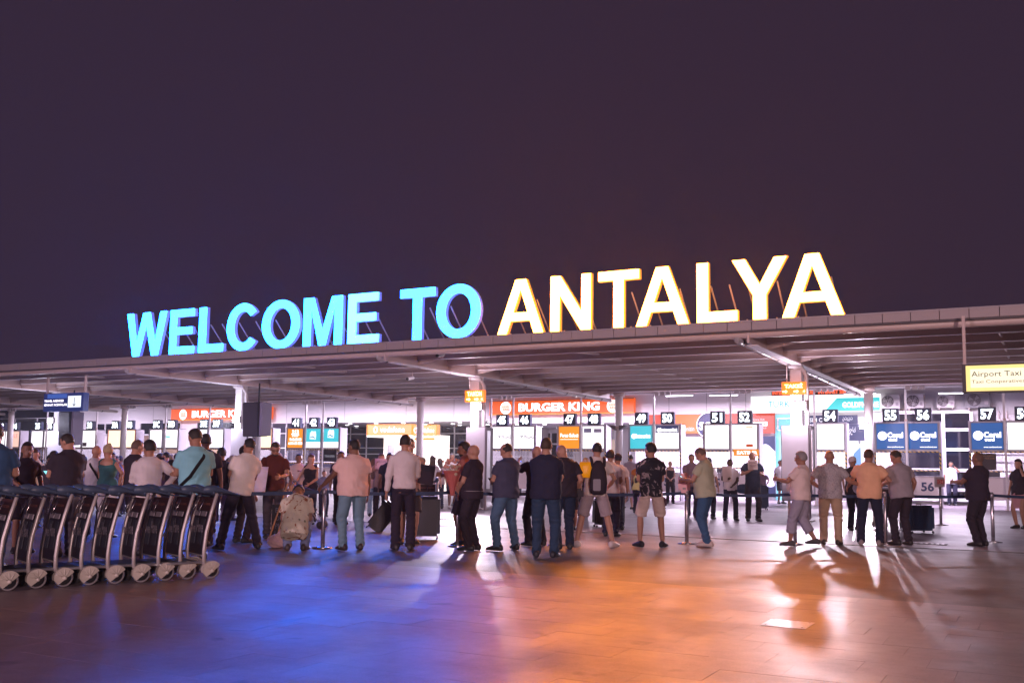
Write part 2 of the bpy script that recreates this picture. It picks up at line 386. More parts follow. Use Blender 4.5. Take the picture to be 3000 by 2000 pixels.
# ------------------------------------------------------------------ roof letters
def letter_shape(ch):
    """outlines in a unit box (0..1, 0..1); first = outer, others = holes or extra"""
    s = .0
    def el(cx, cy_, rx, ry, a0=0, a1=360, n=36): return [(cx+rx*math.cos(R(a0+(a1-a0)*i/n)), cy_+ry*math.sin(R(a0+(a1-a0)*i/n))) for i in range(n+(0 if a1-a0 == 360 else 1))]
    if ch == 'W': return [[(0,1),(.165,1),(.27,.33),(.41,1),(.585,1),(.73,.33),(.835,1),(1,1),(.815,0),(.65,0),(.497,.70),(.345,0),(.18,0)]]
    if ch == 'E': return [[(0,0),(0,1),(.97,1),(.97,.83),(.27,.83),(.27,.60),(.90,.60),(.90,.435),(.27,.435),(.27,.17),(1,.17),(1,0)]]
    if ch == 'L': return [[(0,0),(0,1),(.30,1),(.30,.18),(1,.18),(1,0)]]
    if ch == 'T': return [[(.37,0),(.37,.825),(0,.825),(0,1),(1,1),(1,.825),(.63,.825),(.63,0)]]
    if ch == 'N': return [[(0,0),(0,1),(.25,1),(.76,.36),(.76,1),(1,1),(1,0),(.75,0),(.24,.63),(.24,0)]]
    if ch == 'M': return [[(0,0),(0,1),(.27,1),(.50,.33),(.73,1),(1,1),(1,0),(.80,0),(.80,.76),(.59,0),(.41,0),(.20,.76),(.20,0)]]
    if ch == 'Y': return [[(.375,0),(.375,.40),(0,1),(.25,1),(.505,.58),(.76,1),(1,1),(.625,.40),(.625,0)]]
    if ch == 'A': return [[(0,0),(.385,1),(.62,1),(1,0),(.785,0),(.70,.23),(.295,.23),(.21,0)], [(.355,.395),(.645,.395),(.50,.79)]]
    if ch == 'O': return [el(.5,.5,.5,.515), el(.5,.5,.285,.34)]
    if ch == 'C':
        return [el(.52,.5,.52,.515,38,322,32) + el(.53,.5,.29,.335,322-4,38+4,32)]
def curve_mesh(outs, w, h, hd, bev=0., grow=0.):
    cu = bpy.data.curves.new('c', 'CURVE'); cu.dimensions = '2D'; cu.fill_mode = 'BOTH'; cu.extrude = hd; cu.bevel_depth = bev; cu.bevel_resolution = 1; cu.offset = grow
    for o_ in outs:
        sp = cu.splines.new('POLY'); sp.points.add(len(o_)-1)
        for i, (a, b) in enumerate(o_): sp.points[i].co = (a*w, b*h, 0, 1)
        sp.use_cyclic_u = True
    to = bpy.data.objects.new('c', cu); C.objects.link(to); dg = bpy.context.evaluated_depsgraph_get()
    me = bpy.data.meshes.new_from_object(to.evaluated_get(dg)); bpy.data.objects.remove(to); bpy.data.curves.remove(cu); return me
rotx = Matrix.Rotation(R(90), 4, 'X')
LET = [('W',-26.76,-24.88),('E',-24.75,-23.62),('L',-23.47,-22.38),('C',-22.28,-20.97),('O',-20.85,-19.35),('M',-19.24,-17.77),('E',-17.60,-16.46),('T',-15.79,-14.60),('O',-14.59,-13.15),
       ('A',-12.67,-11.27),('N',-11.12,-9.95),('T',-9.79,-8.66),('A',-8.79,-7.40),('L',-7.25,-6.23),('Y',-6.40,-5.07),('A',-5.25,-3.84)]
blue_face = glow('blue_acrylic', (.27, 9.0, 66.0), 1.0); blue_side = mat('blue_return', (.5, .5, .75), .4, emit=(.14, .17, .80), es=.8)
blue_face2 = glow('blue_acrylic_pale', (.55, 11.0, 62.0), 1.0)
or_face = glow('warm_acrylic', (74., 19.5, 1.8), 1.0); or_side = mat('warm_return', (.6, .35, .12), .4, emit=(1.0, .36, .05), es=.9)
LAB = ['first letter W of the blue glowing roof sign', 'blue glowing letter E right of the W', 'blue glowing letter L on the roof edge', 'blue glowing letter C on the roof edge',
       'blue glowing letter O between C and M', 'blue glowing letter M on the roof edge', 'paler blue glowing letter E at the end of its word', 'blue glowing letter T standing alone after a gap', 'blue glowing letter O next to the warm white letters',
       'first letter A of the warm white sign, right of the blue O', 'warm white glowing letter N on the roof edge', 'warm white glowing letter T on the roof edge', 'warm white glowing letter A between T and L',
       'warm white glowing letter L on the roof edge', 'warm white glowing letter Y on the roof edge', 'last and rightmost warm white glowing letter A of the roof sign']
ZB, ZT = 4.80, 6.24
for i, ((ch, xa, xb), lab) in enumerate(zip(LET, LAB)):
    blue = i < 9; w = xb-xa-.03; h = ZT-ZB; root = empty('sign_letter', (xa, 22.5, ZB), lab, 'sign letter', 'blue roof letters' if blue else 'warm white roof letters')
    outs = letter_shape(ch)
    me = curve_mesh(outs, w, h, .006, .0, -.014); me.transform(rotx); me.transform(Matrix.Translation((0, -.012, 0)))
    link('letter_face', me, (blue_face2 if i == 6 else blue_face) if blue else or_face, root)
    me = curve_mesh(outs, w, h, .062, .0, .0); me.transform(rotx); me.transform(Matrix.Translation((0, .067, 0)))
    link('letter_return', me, blue_side if blue else or_side, root)
    sb = mat('strut_steel', (.5, .46, .45), .5)
    for k, fx in enumerate((.25, .78) if w > 1.2 else (.3, .75)):
        bar('strut', [(w*fx, .19, h*.62), (w*fx+.02, 1.15, -.10)], .022, sb, root, 6)
        bar('foot', [(w*fx, .12, .03), (w*fx, .12, -.06)], .022, sb, root, 6)

# ------------------------------------------------------------------ terminal building behind the desks
YB = 46.0
def rc(x0, y0, x1, y1, Y):
    ym = (y0+y1)/2; xm = (x0+x1)/2
    return pn(x0, ym, Y).x, pn(x1, ym, Y).x, pn(xm, y1, Y).z, pn(xm, y0, Y).z
def pbox(name, x0, y0, x1, y1, Y, dep, m, par, bevel=0.):
    a, b, c, d = rc(x0, y0, x1, y1, Y); l = par.location if par is not None else Vector((0, 0, 0))
    return box(name, a-l.x, b-l.x, Y-l.y, Y-l.y+dep, c-l.z, d-l.z, m, par, bevel)
def ptext(s, x0, y0, x1, y1, Y, m, par, bold=0., name='lettering'):
    a, b, c, d = rc(x0, y0, x1, y1, Y); l = par.location
    return text(s, a-l.x, b-l.x, c-l.z, d-l.z, Y-l.y, m, par, name, bold)
def tb(label, cat, X, Y, Z=0, name=None, group=None): return empty(name or cat.replace(' ', '_'), (X, Y, Z), label, cat, group)
bld = empty('terminal_building', (-30, YB, 0), 'long white terminal building with dark windows and open shop fronts behind the desks', 'building')
X225, X793, X1440, X1880, XE = pn(225, 1250, YB).x, pn(793, 1250, YB).x, pn(1437, 1250, YB).x, pn(1862, 1250, YB).x, 8.
def wb(name, x0, x1, y0, y1, z0, z1, m, par=None, bevel=0.): 
    par = par or bld; l = bld.location; return box(name, x0-l.x, x1-l.x, y0-l.y, y1-l.y, z0, z1, m, par, bevel)
wb('glass_wall', -120, X225, YB, YB+.2, 0, 6.2, dark_glass)
wb('wall', X225, X793, YB, YB+.3, 0, 6.2, white_wall)
wb('wall', X793, X1440, YB, YB+.3, 3.78, 6.2, white_wall)            # upper wall over the recess
wb('soffit', X793, X1440, YB+.3, YB+6, 3.80, 3.95, white_wall)
wb('wall', X793, X1440, YB+6, YB+6.2, 0, 3.80, white_wall)
wb('wall', X1440, X1880, YB, YB+.3, 3.62, 6.2, white_wall)
wb('ceiling', X1440, X1880, YB+.3, YB+7, 3.64, 3.75, white_wall)
wb('wall', X1440, X1880, YB+7, YB+7.2, 0, 3.64, white_wall)
wb('side_wall', X1440-.2, X1440, YB+.3, YB+7, 0, 3.64, white_wall); wb('side_wall', X1880, X1880+.2, YB+.3, YB+7, 0, 3.64, white_wall)
wb('wall', X1880+.001, XE, YB+.001, YB+.3, 0, 6.2, white_wall)
# wall panel joints
for px in (360, 450, 640, 840, 1010, 1190, 1330, 1960, 2070, 2185):
    X = pn(px, 1200, YB).x; wb('joint', X-.012, X+.012, YB-.004, YB, 3.7, 6., mat('joint_grey', (.3, .29, .3), .7))
# downlights
dl = glow('downlight_glow', (1, .95, 1), 9)
dlm = None
for (xa, xb, y0, y1, z, nx, ny) in ((X793, X1440, YB+.8, YB+5.5, 3.80, 8, 3), (X1440, X1880, YB+.8, YB+6.5, 3.64, 5, 4)):
    for i in range(nx):
        for j in range(ny):
            X = xa+(i+.5+.25*(j % 2))*(xb-xa)/nx; Yd = y0+(y1-y0)*(j+.5)/ny
            if dlm is None:
                b_ = bmesh.new(); tube(b_, [(0, 0, -.012), (0, 0, 0)], .11, 12, caps=False); dlm = bpy.data.meshes.new('downlight'); b_.to_mesh(dlm); b_.free(); dlm.materials.append(dl)
            o = link('downlight', dlm, None, bld); o.location = (X+30, Yd-YB, z-.004)
def glazing(x0, y0, x1, y1, Y, cols, rowsy, m=dark_glass, fw=.06, par=None, nm='window'):
    """a framed window with real bars; cols = inner pixel columns, rowsy = inner pixel rows"""
    a, b, c, d = rc(x0, y0, x1, y1, Y); l = bld.location
    f = wb(nm, a, b, Y-.02, Y-.005, c, d, m)
    bmf = bmesh.new(); y_ = Y-YB
    Xs = [a]+[pn(q, (y0+y1)/2, Y).x for q in cols]+[b]; Zs = [c]+[pn((x0+x1)/2, q, Y).z for q in rowsy]+[d]
    for q in Xs: bx(bmf, q-fw/2+30, q+fw/2+30, y_-.09, y_-.021, c, d)
    for q in Zs: bx(bmf, a+fw/2+30+.001, b-fw/2+30-.001, y_-.088, y_-.022, q-fw/2, q+fw/2)
    o = obj('frame', bmf, frame_white, f); return f
l_ = glazing
glazing(-40, 1225, 222, 1450, YB, [40, 105, 165], [1300, 1375], fw=.05)
glazing(268, 1240, 372, 1272, YB, [310], [])
glazing(413, 1238, 532, 1272, YB, [470], [])
glazing(413, 1274, 532, 1450, YB, [470], [1330, 1390], m=mat('shop_glass_warm', (.08, .05, .05), .1, emit=(.22, .12, .10), es=1.))
glazing(578, 1236, 700, 1271, YB, [640], [])
glazing(578, 1274, 700, 1450, YB, [640], [1330], m=mat('shop_glass_lit', (.3, .2, .15), .1, emit=(.75, .42, .22), es=1.))
glazing(793, 1234, 978, 1450, YB+.2, [838, 890, 935], [1269, 1312, 1352], m=mat('glass_mid', (.02, .02, .035), .08, emit=(.05, .035, .06), es=1.), par=None)
glazing(985, 1236, 1440, 1450, YB+6, [1026, 1074, 1290, 1332, 1372, 1410], [1270, 1312, 1330, 1390])
glazing(1572, 1266, 1682, 1450, YB+7, [1615, 1648], [1300, 1340], fw=.09)
glazing(1776, 1285, 1812, 1450, YB+7, [], [1330], m=mat('warm_shelf', (.3, .2, .15), .5, emit=(.55, .4, .38), es=.8))
# door leaves of the big dark glass front on the right
glazing(2628, 1207, 2850, 1462, YB-.5, [2767], [1259, 1316, 1376, 1433], fw=.13, nm='glass_front')
glazing(2560, 1210, 2626, 1460, YB-.4, [2596], [1316], m=mat('door_white', (.6, .6, .64), .4), fw=.08, nm='door')
# lit shop front parts
wb('door', pn(2272, 1300, YB).x, pn(2352, 1300, YB).x, YB-.06, YB-.01, 0, 3.9, mat('teal_door', (.25, .6, .66), .35, emit=(.12, .5, .6), es=.8))
glazing(2280, 1225, 2345, 1260, YB-.07, [], [], m=glow('teal_glass', (.18, .62, .75), .9), fw=.05, nm='transom')
glazing(2300, 1265, 2345, 1450, YB-.07, [], [1330], m=glow('shop_white', (.95, .93, 1.), 1.2), fw=.05, nm='shop_window')
glazing(2385, 1262, 2560, 1450, YB-.07, [2420, 2480, 2520], [], m=glow('shop_white', (.95, .93, 1.), 1.2), fw=.07, nm='shop_window')
# curved printed side panel (plain navy waves, no figure)
def wave_panel():
    a, b, c, d = rc(2224, 1277, 2272, 1455, YB-.3); t = tb('pale panel with dark navy waves standing beside the orange framed shop', 'advert panel', a, YB-.3, c)
    box('board', 0, b-a, 0, .12, 0, d-c, mat('pale_blue_board', (.45, .47, .62), .5), t)
    for (f0, f1, ph) in ((.80, 1., 0), (.0, .22, 2.)):
        co = []; n = 14
        for i in range(n+1):
            u = i/n; e = .07*math.sin(u*4+ph); co.append((u*(b-a), (f0+(e if f0 > .5 else 0))*(d-c))); 
        top = [(u*(b-a)/n, (f1+(0 if f1 == 1. else .06*math.sin(u/n*4+ph)))*(d-c)) for u in range(n+1)]
        bm_ = bmesh.new(); v0 = [bm_.verts.new((x, -.004, z)) for x, z in co]; v1 = [bm_.verts.new((x, -.004, z)) for x, z in top]
        for i in range(n): bm_.faces.new((v0[i], v0[i+1], v1[i+1], v1[i]))
        obj('wave', bm_, navy, t)
wave_panel()
# right wall with fixings
for (px0, px1, py) in ((2855, 3010, 1212), (2855, 3010, 1330), (2855, 3010, 1352)):
    a, b, c, d = rc(px0, py-3, px1, py, YB-.05); wb('wall_pipe', a, b, YB-.1, YB-.03, c, d, white_paint)
for px in (2926, 2950, 2975):
    a = pn(px, 1210, YB).x; b_ = bmesh.new(); tube(b_, [(a+30, -.08, 3.9), (a+30, -.08, 3.62), (a+30+.08, -.12, 3.55)], .025, 6); obj('wall_hook', b_, steel_paint, bld, True)

# fluorescent battens over the gap
def batten(px, py, Y, w, lab, power):
    p = pn(px, py, Y); t = tb(lab, 'batten lamp', p.x, Y, p.z, 'batten_lamp', 'batten lamps behind the canopy')
    box('lamp_body', -w/2, w/2, -.05, .05, .0, .06, frame_white, t); box('lamp_tube', -w/2+.03, w/2-.03, -.04, .04, -.03, -.001, glow('tube_white', (.93, .9, 1.), 7), t)
    ld = bpy.data.lights.new('batten_light', 'AREA'); ld.shape = 'RECTANGLE'; ld.size = w; ld.size_y = .15; ld.energy = power; ld.color = (.92, .76, 1.0)
    lo = bpy.data.objects.new('batten_light', ld); C.objects.link(lo); lo.parent = t; lo.location = (0, 0, -.06)
for k, (px, where) in enumerate(((60, 'at the far left'), (250, 'right of the blue travel agency sign'), (480, 'left of the first orange fast food sign'), (700, 'above the first orange fast food sign'), (868, 'above the orange poster screen'), (1010, 'right of the turquoise screens'),
                   (1210, 'over the phone kiosk'), (1500, 'above the winged logo screens'), (1720, 'above the white screen with two small logos'), (1990, 'above number 50 and the red shop front'), (2120, 'left of the phone network sign'), (2520, 'over the air conditioners'), (2800, 'above the single deep blue screen'))):
    batten(px, 1176-px*.009, 42.6, 1.3, 'white fluorescent batten lamp %s' % where, 760 if px > 900 else 460)

# ------------------------------------------------------------------ signs on the building
m_or = glow('sign_orange', (.90, .16, .010), 1.); m_or_d = glow('sign_orange_dark', (.52, .07, .006), 1.)
m_amber = glow('sign_amber', (1.0, .34, .02), 1.0)
txt_white = glow('sign_text_white', (1, .93, 1), 2.4)
def ring_logo(par, cx, cz, r_, y):
    def disc(r1, m, yy, name):
        b_ = bmesh.new(); v = [b_.verts.new((cx+r1*math.cos(2*math.pi*k/28), yy, cz+r1*math.sin(2*math.pi*k/28))) for k in range(28)]; b_.faces.new(v); return obj(name, b_, m, par)
    disc(r_, txt_white, y-.02, 'logo_disc'); disc(r_*.9, glow('logo_inner', (1., .9, .8), 1.2), y-.025, 'logo_face')
    text('BURGER', cx-r_*.6, cx+r_*.62, cz+.03*r_, cz+.36*r_, y-.03, m_or, par, 'logo_text', .02); text('KING', cx-r_*.5, cx+r_*.66, cz-.42*r_, cz-.04*r_, y-.03, m_or, par, 'logo_text', .03)
    b_ = bmesh.new(); n = 14
    for s in range(n):
        a0 = R(200+s*150/n); a1 = R(200+(s+1)*150/n)
        v = [b_.verts.new((cx+q*r_*math.cos(a), y-.031, cz+q*r_*math.sin(a))) for a, q in ((a0, .78), (a1, .78), (a1, .88), (a0, .88))]; b_.faces.new(v)
    obj('logo_arc', b_, glow('logo_blue', (.05, .1, .45), 1.), par)
def fastfood(x0, y0, x1, y1, Y, tx0, tx1, logos, lab):
    a, b, c, d = rc(x0, y0, x1, y1, Y); t = tb(lab, 'shop sign', a, Y, c, 'shop_sign')
    m = mat('sign_orange_grad', (.25, .03, .004), .5, emit=(.80, .11, .006), es=1.)
    box('sign_box', 0, b-a, 0, .25, 0, d-c, m, t, .01)
    box('light_strip', 0, b-a, -.03, 0, -.02, .03, m_amber, t); box('trim', 0, b-a, -.02, 0, d-c-.03, d-c, mat('trim_dark', (.15, .03, .02), .5), t)
    zc = (d-c)/2; hh = (d-c)
    p0 = pn(tx0, (y0+y1)/2, Y).x-a; p1 = pn(tx1, (y0+y1)/2, Y).x-a
    text('BURGER KING', p0, p1, zc-hh*.30, zc+hh*.30, -.02, txt_white, t, 'lettering', .035)
    for lx in logos: ring_logo(t, pn(lx, (y0+y1)/2, Y).x-a, zc-.02*hh, hh*.44, 0)
    return t
fastfood(501, 1194, 793, 1229, YB-.5, 563, 735, (537,), 'orange lit fast food sign on the left, its last letters hidden by a column')
fastfood(1434, 1170, 1857, 1212, YB-.5, 1520, 1757, (1482, 1796), 'long orange lit fast food sign above numbers 45 to 48')
# red / orange market fascia
def market():
    Y = YB-.4; x0, y0, x1, y1 = 1898, 1212, 2268, 1269
    a, b, c, d = rc(x0, y0, x1, y1, Y); t = tb('red and orange market fascia with a big dark round emblem between numbers 50 and 52', 'shop sign', a, Y, c, 'shop_sign')
    box('sign_box', 0, b-a, 0, .2, 0, d-c, glow('market_red', (.62, .055, .015), .9), t)
    q = lambda px: pn(px, 1240, Y).x-a
    box('orange_field', q(1975), q(2050), -.006, 0, .0, d-c, glow('market_orange', (.95, .22, .06), .9), t)
    b_ = bmesh.new(); cx, cz, rr = q(2078), (d-c)*.42, .62
    v = [b_.verts.new((cx+rr*math.cos(2*math.pi*k/30), -.03, cz+rr*math.sin(2*math.pi*k/30))) for k in range(30)]; b_.faces.new(v); obj('emblem_rim', b_, txt_white, t)
    b_ = bmesh.new(); v = [b_.verts.new((cx+rr*.95*math.cos(2*math.pi*k/30), -.034, cz+rr*.95*math.sin(2*math.pi*k/30))) for k in range(30)]; b_.faces.new(v); obj('emblem', b_, mat('emblem_navy', (.02, .02, .06), .5, emit=(.02, .02, .07), es=1.), t)
    text('sec', cx-.5, cx+.45, cz-.22, cz+.16, -.04, txt_white, t, 'lettering', .02)
    mt = glow('market_text', (.95, .75, .8), 1.)
    text('Havalimanı', q(1908), q(1938), .13, .32, -.01, mt, t, 'lettering', .01); text('Mahallenizin', q(1975), q(2034), .12, .34, -.012, mt, t, 'lettering', .01); text('Marketi', q(2122), q(2158), .12, .34, -.012, mt, t, 'lettering', .01)
    text('Sipariş Hattı', q(2206), q(2240), .56, .68, -.012, mt, t); box('number_plate', q(2203), q(2248), -.01, -.004, .33, .53, box_white, t); text('444 82 40', q(2206), q(2246), .37, .49, -.014, glow('red_text', (.5, .03, .03), 1.), t, 'lettering', .02)
    text('.com.tr', q(2225), q(2246), .2, .28, -.012, mt, t)
market()
def pale_board():   # white boards below the market fascia
    a, b, c, d = rc(1975, 1270, 2062, 1455, YB-.1); wb('wall_panel', a, b, YB-.1, YB-.005, 0, d, mat('pale_panel', (.62, .66, .74), .5))
pale_board()
# big phone network sign
def network():
    Y = YB-.9; a, b, c, d = rc(2200, 1157, 2578, 1206, Y); t = tb('large white sign with turquoise slanted end and pale blue lettering above number 54', 'shop sign', a, Y, c, 'shop_sign')
    q = lambda px: pn(px, 1185, Y).x-a
    box('sign_box', 0, b-a, 0, .3, 0, d-c, glow('network_white', (1, .97, 1), 1.6), t)
    tq = glow('turquoise', (.06, .68, .70), 1.)
    b_ = bmesh.new(); v = [b_.verts.new(p) for p in ((q(2415), -.006, .02), (q(2578), -.006, .02), (q(2578), -.006, (d-c)*.8), (q(2452), -.006, (d-c)*.8))]; b_.faces.new(v); obj('turquoise_field', b_, tq, t)
    text('TURKCELL', q(2250), q(2370), (d-c)*.30, (d-c)*.68, -.01, glow('turquoise_text', (.04, .50, .68), 1.), t, 'lettering', .008)
    text('GOLDPHONE', q(2468), q(2574), (d-c)*.22, (d-c)*.55, -.012, txt_white, t, 'lettering', .03)
    m = tb('red running text strip along the top of the white phone sign', 'ticker sign', q(2260)+a, Y+.05, d, 'ticker_sign')
    box('ticker_box', 0, q(2550)-q(2260), 0, .2, .02, .26, mat('ticker_dark', (.05, .01, .01), .5), m)
    text('INTERNET  GSM CARD  INTERNET SIM CARD INT.', .05, q(2550)-q(2260)-.05, .05, .22, -.01, glow('ticker_red', (1., .12, .04), 2.2), m, 'lettering', .02)
network()
def simcard():
    Y = YB-.35; a, b, c, d = rc(2364, 1216, 2512, 1241, Y); t = tb('dark navy banner with white lettering and foreign script beside number 54', 'banner', a, Y, c, 'banner')
    q = lambda px: pn(px, 1228, Y).x-a; h = d-c
    box('banner_board', 0, b-a, 0, .08, 0, h, navy, t)
    text('SIM CARD', q(2372), q(2440), h*.22, h*.72, -.008, glow('banner_text', (.9, .88, 1), 1.), t, 'lettering', .02)
    text('\u0646\u062a\u0631\u0646\u062a', q(2468), q(2498), h*.3, h*.8, -.008, glow('banner_text', (.9, .88, 1), 1.), t, 'lettering', .01)
    box('banner_flag', q(2482), q(2540), -.01, .07, -.75, -.01, navy, t); text('\u064a\u062d\u0627\u0643', q(2485), q(2506), -.5, -.15, -.018, glow('banner_text', (.9, .88, 1), 1.), t, 'lettering', .01)
    b_ = bmesh.new(); v = [b_.verts.new(p) for p in ((q(2485), -.02, -2.0), (q(2520), -.02, -2.0), (q(2520), -.02, -1.0), (q(2500), -.02, -1.3))]; b_.faces.new(v); obj('poster_shape', b_, glow('poster_blue', (.12, .3, .55), .8), t)
    text('СИМ', q(2300), q(2330), h*.3, h*.75, .25, glow('teal_letters', (.25, .8, .85), 1.), t)
simcard()
# air conditioner units
def aircon(px0, py0, px1, py1, lab, big=False):
    Y = YB-.62; a, b, c, d = rc(px0, py0, px1, py1, Y); t = tb(lab, 'air conditioner', a, Y, c, 'air_conditioner', 'air conditioners on the white wall'); w, h = b-a, d-c
    cm = mat('aircon_dark', (.2, .19, .21), .5) if big else mat('aircon_case', (.66, .62, .63), .45)
    box('casing', 0, w, 0, .4, 0, h, cm, t, .015)
    cx = w*.36; r_ = h*.40
    b_ = bmesh.new(); v = [b_.verts.new((cx+r_*math.cos(2*math.pi*k/24), -.004, h*.5+r_*math.sin(2*math.pi*k/24))) for k in range(24)]; b_.faces.new(v); obj('fan_opening', b_, mat('fan_dark', (.08, .06, .07), .6), t)
    fb = bmesh.new()
    for k in range(3):
        a0 = R(120*k+20); vv = [fb.verts.new((cx+q*math.cos(a0+s), -.008-.01*s, h*.5+q*math.sin(a0+s))) for q, s in ((.03, 0), (r_*.9, .0), (r_*.85, .75), (.03, .5))]; fb.faces.new(vv)
    obj('fan_blade', fb, mat('blade_grey', (.35, .33, .34), .5), t)
    gb = bmesh.new()
    for k in range(1, 5):
        rr = r_*k/4; pts = [(cx+rr*math.cos(2*math.pi*i/20), -.03, h*.5+rr*math.sin(2*math.pi*i/20)) for i in range(21)]; tube(gb, pts, .006, 4, caps=False)
    for k in range(8): a0 = R(45*k); tube(gb, [(cx+.03*math.cos(a0), -.03, h*.5+.03*math.sin(a0)), (cx+r_*math.cos(a0), -.03, h*.5+r_*math.sin(a0))], .005, 4, caps=False)
    obj('fan_guard', gb, cm, t); box('badge', w*.78, w*.93, -.006, 0, h*.2, h*.42, mat('badge_grey', (.35, .3, .33), .5), t)
    br = bmesh.new(); 
    for q in (.12, .85): bx(br, w*q, w*q+.04, -.05, .6, -.07, -.002); bx(br, w*q, w*q+.04, .52, .58, -.4, -.07)
    obj('bracket', br, steel_paint, t)
aircon(2581, 1154, 2636, 1197, 'leftmost air conditioner unit next to the turquoise sign'); aircon(2656, 1152, 2706, 1196, 'second air conditioner unit from the turquoise sign')
aircon(2744, 1156, 2796, 1194, 'smaller third air conditioner unit before the grey one'); aircon(2828, 1148, 2900, 1194, 'large dark grey air conditioner unit under the yellow taxi sign', True)

# phone kiosk
def kiosk():
    Y = 44.6; a, b, c, d = rc(1075, 1242, 1208, 1274, Y); t = tb('bright phone shop kiosk with an amber lit sign band round its corner', 'kiosk', a, Y, 0, 'kiosk'); b2 = pn(1280, 1258, Y).x
    m = mat('kiosk_amber', (.2, .06, .02), .5, emit=(1.0, .40, .14), es=1.); edge = glow('kiosk_edge', (.95, .25, .0), 1.1)
    h = d-c
    s1 = box('sign_band', 0, b-a, 0, .3, c, d, m, t); s2 = box('sign_band', b-a+.02, b2-a, .0, .3, c-.03, d-.04, m, t)
    for (x0, x1, z0, z1) in ((0, b-a, c, d), (b-a+.02, b2-a, c-.03, d-.04)):
        bb = bmesh.new()
        bx(bb, x0, x1, -.02, -.001, z0, z0+.05); bx(bb, x0, x1, -.02, -.001, z1-.05, z1); bx(bb, x0, x0+.05, -.02, -.001, z0+.051, z1-.051); bx(bb, x1-.05, x1, -.02, -.001, z0+.051, z1-.051); obj('band_edge', bb, edge, t)
    ts = glow('kiosk_text', (1., .85, .95), 1.8); W1 = b-a; W2 = b2-b
    text('vodafone', W1*.30, W1*.84, c+h*.25, c+h*.78, -.025, ts, t, 'lettering', .02); text('vodafone', W1+W2*.3, W1+W2*.9, c+h*.2, c+h*.62, -.025, ts, t, 'lettering', .02)
    for cx, cz, rr in ((W1*.2, c+h*.5, h*.3), (W1+W2*.15, c+h*.42, h*.24)):
        bb = bmesh.new(); n = 20
        for s in range(n):
            a0, a1 = 2*math.pi*s/n, 2*math.pi*(s+1)/n; vv = [bb.verts.new((cx+q*rr*math.cos(an)*.85, -.026, cz+q*rr*math.sin(an))) for an, q in ((a0, 1), (a1, 1), (a1, .62), (a0, .62))]; bb.faces.new(vv)
        obj('emblem_ring', bb, ts, t)
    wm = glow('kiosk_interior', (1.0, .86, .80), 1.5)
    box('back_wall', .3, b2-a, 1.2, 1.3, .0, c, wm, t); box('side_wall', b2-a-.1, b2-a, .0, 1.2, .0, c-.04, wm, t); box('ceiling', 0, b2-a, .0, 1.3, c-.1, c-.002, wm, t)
    box('counter', .3, b2-a-.2, .2, .7, 0, 1.05, white_paint, t)
    box('amber_strip', W1*1.05, b2-a-.15, .0, .04, c-.28, c-.16, edge, t)
    bb = bmesh.new()
    for i in range(14):
        x = .2+i*(b2-a-.4)/13; ball(bb, (x, -.02, c-.07), .04, .04, .03, u=6, v=4)
    obj('spot_lamps', bb, glow('spot_lamp', (1., .8, .45), 8), t)['kind'] = 'stuff'
    for k, x in enumerate((.6, 1.1)): box('picture_panel', x, x+.42, 1.14, 1.19, 1.5, 2.5, mat('poster_grey', (.2, .2, .25), .5), t)
    ld = bpy.data.lights.new('kiosk_light', 'AREA'); ld.shape = 'RECTANGLE'; ld.size = 3; ld.size_y = .8; ld.energy = 220; ld.color = (1., .85, .72)
    lo = bpy.data.objects.new('kiosk_light', ld); C.objects.link(lo); lo.parent = t; lo.location = ((b2-a)/2, .6, c-.15)
kiosk()

# ------------------------------------------------------------------ numbered desks
YD = 40.9
Z_SB, Z_ST, Z_NB, Z_NT, Z_CT, Z_CB, Z_TB = 2.22, 3.21, 3.27, 3.80, 1.17, .36, 1.44
tape = mat('hazard_tape', (.1, .1, .1), .5); nt = tape.node_tree
tc = nt.nodes.new('ShaderNodeTexCoord'); sx = nt.nodes.new('ShaderNodeSeparateXYZ'); nt.links.new(tc.outputs['Object'], sx.inputs[0])
ad = nt.nodes.new('ShaderNodeMath'); nt.links.new(sx.outputs[0], ad.inputs[0]); nt.links.new(sx.outputs[2], ad.inputs[1])
ml = nt.nodes.new('ShaderNodeMath'); ml.operation = 'MULTIPLY'; ml.inputs[1].default_value = 6.2; nt.links.new(ad.outputs[0], ml.inputs[0])
fr = nt.nodes.new('ShaderNodeMath'); fr.operation = 'FRACT'; nt.links.new(ml.outputs[0], fr.inputs[0])
gt = nt.nodes.new('ShaderNodeMath'); gt.operation = 'GREATER_THAN'; gt.inputs[1].default_value = .5; nt.links.new(fr.outputs[0], gt.inputs[0])
mx = nt.nodes.new('ShaderNodeMix'); mx.data_type = 'RGBA'; mx.inputs[6].default_value = (.015, .015, .02, 1); mx.inputs[7].default_value = (.75, .5, .08, 1)
nt.links.new(gt.outputs[0], mx.inputs[0]); nt.links.new(mx.outputs[2], nt.nodes['Principled BSDF'].inputs['Base Color'])
desk_white = mat('desk_front', (.78, .72, .74), .5, noise=.04, nscale=1)
m_screens = dict(white=box_white, amber=mat('screen_amber', (.2, .1, .02), .5, emit=(1.0, .30, .01), es=1.05), warm=box_warm, teal=mat('screen_teal', (.02, .12, .14), .4, emit=(.05, .55, .66), es=1.1),
                 blue=mat('screen_blue', (.005, .04, .12), .35, emit=(.002, .095, .34), es=.95), navy=mat('screen_navy', (.02, .03, .09), .4, emit=(.02, .03, .09), es=1.), pink=glow('screen_pink', (1., .6, .5), 1.1))
dark_txt = mat('dark_print', (.03, .05, .14), .5)
glass_thin = mat('clear_glass', (.9, .9, .95), .03, trans=1., spec=.5, alpha=.25)
POSTS = []
